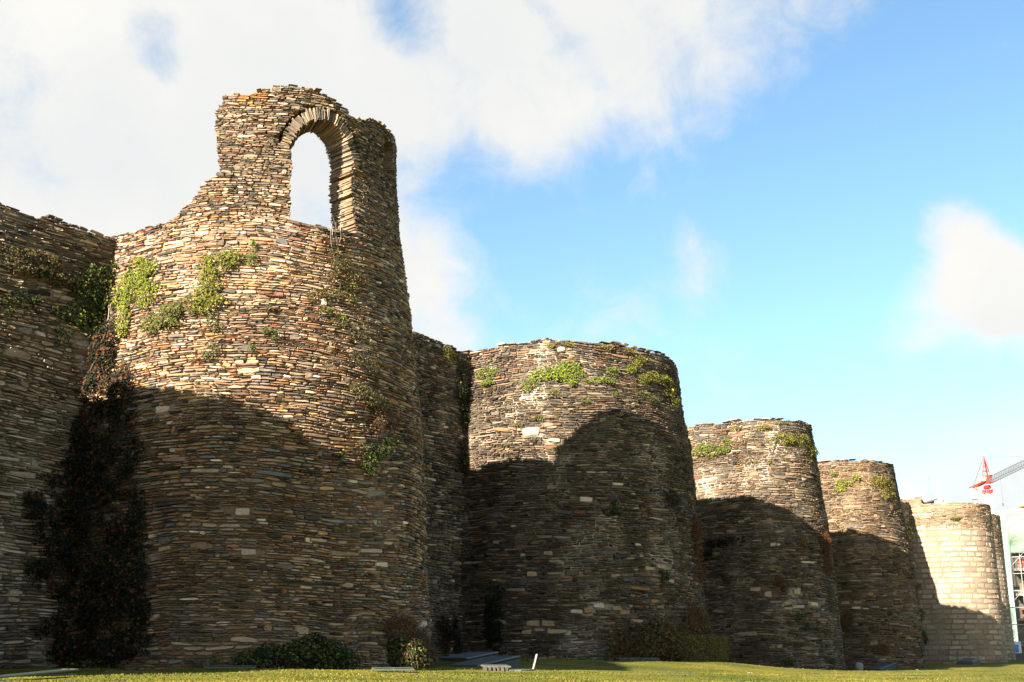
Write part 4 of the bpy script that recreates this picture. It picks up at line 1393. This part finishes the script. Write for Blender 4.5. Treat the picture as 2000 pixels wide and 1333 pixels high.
def white_post():
    g = at_g(1037, 29.5)
    root = empty('marker_post', g, 'leaning white marker post standing in the lawn', 'post')
    m = MB()
    m.box((g.x + .04, g.y, g.z + .17), (.04, .03, .40), 0, 0, .005)
    for i in range(len(m.V)):
        x, y, z = m.V[i]
        m.V[i] = (x + (z - g.z) * .26, y, z)
    m.build('post', mat_plain('white_paint', (.24, .24, .225), .1, 20, .5, .05), root)
    b = MB()
    b.box((g.x, g.y, g.z + .005), (.16, .14, .05), 0, 0, .01)
    b.build('base', M_CONC, root)


white_post()


def white_stone():
    g = at_g(1678, 63.5)
    V, F = [], []
    nu, nv = 12, 8
    r = np.random.default_rng(3)
    for b in range(nv + 1):
        for a in range(nu):
            t, p = 2 * math.pi * a / nu, math.pi * b / nv
            q = [math.copysign(abs(v) ** .6, v) * (1 + r.normal(0, .03)) for v in (math.sin(p) * math.cos(t), math.sin(p) * math.sin(t), math.cos(p))]
            V.append((g.x + q[0] * .2, g.y + q[1] * .14, g.z + .16 + q[2] * .22))
    for b in range(nv):
        for a in range(nu):
            F.append((b * nu + a, b * nu + (a + 1) % nu, (b + 1) * nu + (a + 1) % nu, (b + 1) * nu + a))
    o = mesh_obj('boundary_stone', V, F, mat_plain('white_stone', (.26, .245, .21), .1, 8), smooth=True)
    tag(o, 'rounded white stone at the foot of the fourth tower', 'stone')


white_stone()
for k_, (px, fw) in enumerate(((905, 31.8), (140, 20.5), (545, 25.0), (1463, 30), (1790, 55))):
    g = at_g(px, fw)
    mb = MB()
    mb.box((g.x, g.y, g.z + .03), (.08, .04, .02), R_(20 + 40 * k_), R_(8), .01)
    mb.box((g.x + .06, g.y + .03, g.z + .035), (.04, .03, .025), R_(70), 0, .01)
    o = mb.build('litter', mat_plain('litter_paper', (.15, .135, .11), .1, 20))
    tag(o, ('scrap of pale litter beside the dark grates', 'scrap of pale litter right of the light well in the corner', 'scrap of pale litter before the long dark bush',
            'scrap of pale litter on the sunny lawn before the third tower', 'scrap of pale litter before the ashlar tower')[k_], 'litter', 'scraps on the lawn')

# ------------------------------------------------------------------ beyond the wall: crane, roof, building site
M_RED = mat_plain('crane_red', (.34, .022, .020), .1, 3, .45, .05)
M_CREAM = mat_plain('crane_cream', (.40, .35, .22), .08, 3, .5, .05)
M_GREYM = mat_plain('jib_grey', (.09, .10, .105), .1, 3, .5, .05)


def pix_at(px, py, y):
    v = pix_dir(px, py)
    return Vector(v * (y / v[1]))


def lattice(mb, a, b, w0, w1, n, r, tri=False, up=Vector((0, 0, 1))):
    """Open truss between two points: chords, rungs and diagonals."""
    a, b = Vector(a), Vector(b)
    ax = (b - a).normalized()
    s = ax.cross(up)
    if s.length < .1:
        s = ax.cross(Vector((1, 0, 0)))
    s.normalize()
    t = s.cross(ax).normalized()
    offs = [(-1, -1), (1, -1), (1, 1), (-1, 1)] if not tri else [(-1, -1), (1, -1), (0, 1)]
    ring = []
    for i in range(n + 1):
        k = i / n
        w = (w0 + (w1 - w0) * k) / 2
        ring.append([a + (b - a) * k + s * (o[0] * w) + t * (o[1] * w) for o in offs])
    m = len(offs)
    for j in range(m):
        mb.bar(ring[0][j], ring[n][j], r * 1.3, 4)
    for i in range(n):
        for j in range(m):
            mb.bar(ring[i][j], ring[i][(j + 1) % m], r * .7, 3)
            mb.bar(ring[i][j], ring[i + 1][(j + 1) % m], r * .7, 3)


def crane():
    Y = 230.0
    top = pix_at(1928, 951, Y)
    root = empty('tower_crane', (top.x, top.y, 0), 'red tower crane with a grey lattice jib above the farthest wall', 'crane')
    m = MB()
    lattice(m, (top.x, top.y, 0), (top.x, top.y, top.z - 1.2), 1.15, 1.15, 22, .05)
    m.build('mast', M_CREAM, root)
    q = MB()
    q.box((top.x, top.y, top.z - .1), (1.0, 1.0, .6), 0, 0, .05)
    lattice(q, (top.x, top.y, top.z - 1.2), (top.x, top.y, top.z - .5), 1.3, 1.3, 2, .07)
    q.build('slewing_ring', M_RED, root)
    # jib direction: both ends at one height, the far end seen at the frame edge
    zj = pix_at(1940, 940, Y).z
    e = pix_dir(2000, 905)
    e = Vector(e * (zj / e[2]))
    s = Vector((top.x, top.y, zj))
    jd = Vector((e.x - s.x, e.y - s.y, 0)).normalized()
    apex = pix_at(1922, 892, Y)
    apex = Vector((top.x - jd.x * .3, top.y - jd.y * .3, apex.z))
    a = MB()
    w = jd.cross(Vector((0, 0, 1)))
    for sg in (-1, 1):
        a.bar(s + w * sg * .6 + jd * 1.1, apex, .09, 4)
        a.bar(s + w * sg * .6 - jd * .7, apex, .10, 4)
    for t in (.2, .4, .6, .8):
        pts = [(s + w * sg * .6 + jd * d).lerp(apex, t) for d in (1.1, -.7) for sg in (-1, 1)]
        for i, j in ((0, 1), (1, 3), (3, 2), (2, 0), (0, 3)):
            a.bar(pts[i], pts[j], .05, 3)
    a.bar(apex - w * .5, apex + w * .5, .06, 4)
    a.build('apex_frame', M_RED, root)
    j = MB()
    lattice(j, s + jd * 1.5, s + jd * 42, 1.1, .9, 30, .045, True)
    j.build('jib', M_GREYM, root)
    jf = MB()
    lattice(jf, s + jd * .3, s + jd * 3.2, 1.0, 1.1, 3, .07, True)
    jf.build('jib_foot', M_RED, root)
    wn = MB()
    wn.box(s + jd * 3.2 + Vector((0, 0, .9)), (.9, .9, .5), 0, 0, .05)
    wn.build('winch', M_CREAM, root)
    cj = MB()
    ce = s - jd * 9.5
    for sg in (-1, 1):
        cj.bar(s + w * sg * .5, ce + w * sg * .5, .13, 4)
    for t in range(9):
        p = s - jd * (t + .5) * 1.05
        cj.bar(p - w * .5, p + w * .5, .09, 4)
    cj.build('counter_jib', M_RED, root)
    cw = MB()
    ang = math.atan2(jd.y, jd.x)
    cw.box(ce + jd * 1.2 + Vector((0, 0, -1.3)), (1.5, 1.2, 2.2), ang, 0, .05)
    cw.build('counterweight', mat_plain('counterweight_cream', (.58, .50, .36), .1, 2), root)
    hc = MB()
    hc.box(s - jd * 4.5 + Vector((0, 0, .5)), (2.0, .6, .6), ang, 0, .05)
    hc.box(s - jd * 1.2 + Vector((0, 0, .7)), (.8, .8, .9), ang, 0, .05)
    hc.box(s - jd * 2.4 + Vector((0, 0, .3)), (3.0, .4, .3), ang, 0, .03)
    hc.build('machinery', M_CREAM, root)
    cab = MB()
    cab.box(s + jd * .9 + w * .9 + Vector((0, 0, .2)), (.9, .7, .9), ang, 0, .12)
    cab.build('cab', M_CREAM, root)
    pl = MB()
    pl.bar(apex, s + jd * 24 + Vector((0, 0, .6)), .035, 4)
    pl.bar(apex, ce + jd * .8, .035, 4)
    pl.build('tie_bars', M_GREYM, root)
    hk = MB()
    h0 = s + jd * 8
    hk.bar(h0 - Vector((0, 0, .5)), h0 - Vector((0, 0, 5.2)), .02, 4)
    hk.box(h0 - Vector((0, 0, 5.4)), (.25, .25, .5), 0, 0, .05)
    hk.build('hook_line', M_GREYM, root)


crane()


def far_roof():
    Y = 128.0
    a, b = pix_at(1772, 988, Y), pix_at(1827, 975, Y)
    z1 = b.z
    root = empty('slate_roofed_house', ((a.x + b.x) / 2, Y, 0), 'dark slate roofed house peeping over the wall top beside the ashlar tower', 'house')
    mb = MB()
    zb = a.z - .9
    xl, xr = a.x - .5, b.x
    ridge = [(xr - .1, Y, z1), (xr - .1, Y + 9, z1)]
    V = [(xl, Y - .6, zb + .55), (xr, Y - .6, z1), (xr, Y + 9, z1), (xl, Y + 9, zb + .55), (xl, Y - .6, zb + .40), (xr, Y - .6, z1 - .15), (xr, Y + 9, z1 - .15), (xl, Y + 9, zb + .40)]
    mb.add(V, [(0, 1, 2, 3), (4, 7, 6, 5), (0, 4, 5, 1), (1, 5, 6, 2), (2, 6, 7, 3), (3, 7, 4, 0)])
    mb.build('roof', mat_plain('slate_roof', (.07, .062, .062), .25, 6), root)
    wl = MB()
    V = [(xl + .4, Y, -1), (xr - .15, Y, -1), (xr - .15, Y + 8.6, -1), (xl + .4, Y + 8.6, -1), (xl + .4, Y, zb + .40), (xr - .15, Y, z1 - .18), (xr - .15, Y + 8.6, z1 - .18), (xl + .4, Y + 8.6, zb + .40)]
    wl.add(V, [(0, 1, 5, 4), (1, 2, 6, 5), (2, 3, 7, 6), (3, 0, 4, 7), (4, 5, 6, 7)])
    wl.build('walls', mat_plain('blue_grey_render', (.24, .29, .34), .1, 3), root)
    an = empty('antenna', (0, 0, 0), 'thin television antenna rising from the slate roof', 'antenna')
    p0, p1 = pix_at(1818, 977, Y + 1), pix_at(1812, 930, Y + 1)
    p1.x = p0.x - .05
    an.location = p0
    m = MB()
    m.bar(p0 - Vector((0, 0, .3)), p0 + Vector((0, 0, .55)), .06, 6)
    m.bar(p0, p1, .025, 5)
    m.build('mast', M_GREYM, an)
    e = MB()
    for t, ln in ((.22, .42), (.30, .3), (.62, .12), (.95, .1)):
        c = p0.lerp(p1, t)
        e.bar(c - Vector((ln, 0, 0)), c + Vector((ln, 0, 0)), .02, 4)
    c = p0.lerp(p1, .22)
    for x in (-.35, -.18, .2, .38):
        e.bar(c + Vector((x, 0, -.12)), c + Vector((x, 0, .16)), .015, 4)
    e.bar(p0, p1, .018, 4)
    e.build('aerial', M_GREYM, an)


far_roof()


def chimney(px, py, Y, w, label):
    p = pix_at(px, py, Y)
    root = empty('chimney', (p.x, p.y, 0), label, 'chimney', 'far chimneys')
    m = MB()
    m.box((p.x, p.y, p.z / 2 - .4), (w, w, p.z - .6), 0, 0, .02)
    m.build('stack', mat_plain('white_render', (.55, .52, .46), .08, 3), root)
    k = MB()
    for i in range(3):
        k.box((p.x, p.y, p.z - .62 + .3 * i), (w * (1.25 - .15 * i), w * (1.25 - .15 * i), .1), 0, 0, .02)
    for sx in (-1, 1):
        for sy in (-1, 1):
            k.box((p.x + sx * w * .38, p.y + sy * w * .38, p.z - .32), (.1, .1, .5), 0, 0, 0)
    k.build('cowl', mat_plain('chimney_cowl', (.42, .36, .28), .1, 4), root)


chimney(1767, 975, 135, .55, 'white chimney with a layered cowl beside the fourth tower')
chimney(1841, 977, 135, .5, 'small pale chimney just right of the slate roof')


def building_site():
    Y = 150.0
    k = Y / 2483
    x0 = pix_at(1976, 1290, Y).x
    z_top = pix_at(1975, 1030, Y).z
    X = lambda px: (px - 1000) * k
    root = empty('unfinished_building', (x0, Y, 0), 'unfinished block of flats with red balconies at the right edge', 'building')
    W = MB()
    W.box((x0 + 12, Y + 7, z_top / 2), (22, 12, z_top), 0, 0, 0)
    W.build('walls', mat_plain('raw_render', (.13, .115, .095), .15, 1.5), root)
    for i in range(5):
        z = 2.6 + i * 2.9
        b = MB()
        b.box((x0 + 6.2, Y - .1, z), (10, 2.4, .3), 0, 0, .02)
        b.build('balcony_slab', mat_plain('slab_white', (.22, .205, .185), .1, 2), root)
        if i < 4:
            p = MB()
            p.box((x0 + 6.4, Y - 1.15, z + .72), (9.4, .14, 1.1), 0, 0, .01)
            p.build('balcony_wall', mat_plain('red_brick', (.30, .07, .035), .2, 5), root)
            d = MB()
            d.box((x0 + 4.2, Y + .95, z + 1.35), (2.2, .12, 2.2), 0, 0, .01)
            d.build('window', mat_plain('window_dark', (.02, .03, .045), .2, 1, .15, 0), root)
    root.rotation_euler.z = R_(-21.5)
    sc_ = empty('scaffold', (x0, Y - 2, 0), 'steel scaffold standing before the unfinished building', 'scaffold')
    s = MB()
    for i in range(6):
        x = x0 - .6 + i * 1.9
        for y in (Y - 2.9, Y - 1.9):
            s.bar((x, y, -.34), (x, y, z_top + .8), .05, 5)
    for j in range(8):
        z = 1.0 + j * 1.95
        for y in (Y - 2.9, Y - 1.9):
            s.bar((x0 - .8, y, z), (x0 + 9.2, y, z), .045, 4)
        for i in range(5):
            if (i + j) % 2:
                s.bar((x0 - .6 + i * 1.9, Y - 2.9, z), (x0 + 1.3 + i * 1.9, Y - 2.9, z + 1.95), .035, 4)
    s.build('tubes', mat_plain('scaffold_tube', (.20, .21, .21), .1, 4, .4, .05, .4), sc_)
    pb = MB()
    for j in range(4):
        pb.box((x0 + 4.2, Y - 2.4, 2.95 + j * 3.9), (10, .9, .05), 0, 0, 0)
    pb.build('planks', mat_plain('scaffold_board', (.28, .19, .10), .2, 4), sc_)
    sc_.rotation_euler.z = R_(-21.5)
    # green debris netting, hung over the upper scaffold and one corner
    r = np.random.default_rng(5)
    n1, n2 = 26, 30
    V, F = [], []
    for a in range(n1):
        for b in range(n2):
            u, v = a / (n1 - 1), b / (n2 - 1)
            x = x0 - 1.0 + u * 10.5
            z = z_top + 1.3 + .5 * math.sin(u * 5) - v * (5.2 if u > .16 else z_top - 1.0) + .1 * float(vnoise(u * 9, v * 9, 2))
            V.append((x, Y - 3.1 - .15 * float(vnoise(u * 8, v * 10, 4)) - .1 * math.sin(v * 22), z))
    for a in range(n1 - 1):
        for b in range(n2 - 1):
            F.append((a * n2 + b, a * n2 + b + 1, (a + 1) * n2 + b + 1, (a + 1) * n2 + b))
    m, nt, bs = new_mat('debris_netting')
    bs.inputs['Base Color'].default_value = (.17, .25, .19, 1)
    bs.inputs['Roughness'].default_value = .8
    w_ = nt.nodes.new('ShaderNodeTexNoise')
    w_.inputs['Scale'].default_value = 3
    tr = nt.nodes.new('ShaderNodeBsdfTransparent')
    mx = nt.nodes.new('ShaderNodeMixShader')
    nt.links.new(n_ramp(nt, w_.outputs[0], [(.4, .25), (.6, .55)]), mx.inputs[0])
    nt.links.new(bs.outputs[0], mx.inputs[1])
    nt.links.new(tr.outputs[0], mx.inputs[2])
    nt.links.new(mx.outputs[0], nt.nodes['Material Output'].inputs[0])
    o = mesh_obj('debris_netting', np.array(V) - np.array([x0, Y, 0]), F, m, smooth=True)
    o.location = (x0, Y, 0)
    o.rotation_euler.z = R_(-21.5)
    tag(o, 'pale green debris netting draped over the scaffold', 'netting')
    # site sign and low parapet at the foot
    g = pix_at(1988, 1265, 118.0)
    sg = empty('blue_sign', (g.x, g.y, 0), 'small blue and white sign on a post at the far right edge', 'sign')
    p = MB()
    p.bar((g.x, g.y + .05, -.2), (g.x, g.y + .05, g.z + .4), .04, 6)
    p.build('post', M_STEEL, sg)
    f = MB()
    f.box((g.x, g.y, g.z), (.62, .05, 1.05), 0, 0, .01)
    f.build('panel', mat_plain('sign_white', (.65, .66, .68), .05, 3, .4, 0), sg)
    f = MB()
    f.box((g.x - .12, g.y - .035, g.z - .1), (.34, .02, .7), 0, 0, .0)
    f.build('blue_field', mat_plain('sign_blue', (.03, .22, .50), .05, 3, .4, 0), sg)
    q = pix_at(1999, 1284, 116.0)
    lw = MB()
    lw.box((q.x + 4.3, q.y, .5), (10, .5, 1.6), 0, 0, .03)
    o = lw.build('low_wall', mat_plain('dark_render', (.10, .09, .075), .2, 4))
    tag(o, 'low dark wall beneath the blue and white sign', 'wall')
    # neighbouring house whose eaves reach into the frame
    h = pix_at(2003, 975, 140.0)
    h.x += 5.2
    hr = empty('tall_house', (h.x, h.y, 0), 'tall house whose orange eaves poke in at the right edge', 'house')
    b = MB()
    b.box((h.x + 4.4, h.y + 10, h.z / 2 + 1), (8, 8, h.z + 2), 0, 0, 0)
    b.build('walls', mat_plain('buff_render', (.28, .22, .15), .1, 2), hr)
    for zz in (h.z - .7, h.z + .85):
        e = MB()
        e.box((h.x + 4.0, h.y + 9.5, zz), (8.6, 9.4, .22), 0, 0, .03)
        e.build('eaves', mat_plain('terracotta', (.48, .20, .08), .15, 4), hr)


building_site()



def foot_weeds():
    """Low weeds and fallen leaves where the lawn meets the walls: ground cover nobody could count."""
    r = np.random.default_rng(900)
    PP, NN = [], []
    for surf, n in ((T1, 2600), (T2, 2400), (T3, 1300), (T4, 1300), (T5, 700), (C12, 700), (C01, 900)):
        u = r.uniform(surf.u0, surf.u1, n)
        cl = vnoise(u / .9, 0 * u, 31) + .6 * vnoise(u / .3, 0 * u, 32)
        k = cl + r.normal(0, .3, n) > .25
        u = u[k]
        p = surf.pt(u, 0 * u, np.abs(r.normal(0, .16, len(u))) + .04)
        g = ground_z(p[:, 0], p[:, 1])
        h = np.abs(r.normal(0, .10, len(u))) * (1 + np.clip(cl[k], 0, 1))
        PP.append(np.stack([p[:, 0], p[:, 1], g + .01 + h], -1))
        NN.append(np.tile(np.array([0, -.6, .8]), (len(u), 1)))
    V, F, K = leaves(np.concatenate(PP), np.concatenate(NN), .06, ('green', 'dark', 'olive', 'dry'), (3, 2, 3, 2), r)
    o = mesh_obj('weeds', V, F, M_LEAF, col=K)
    tag(o, 'low weeds and dead leaves along the foot of the stone walls', 'weeds', kind='stuff')


foot_weeds()
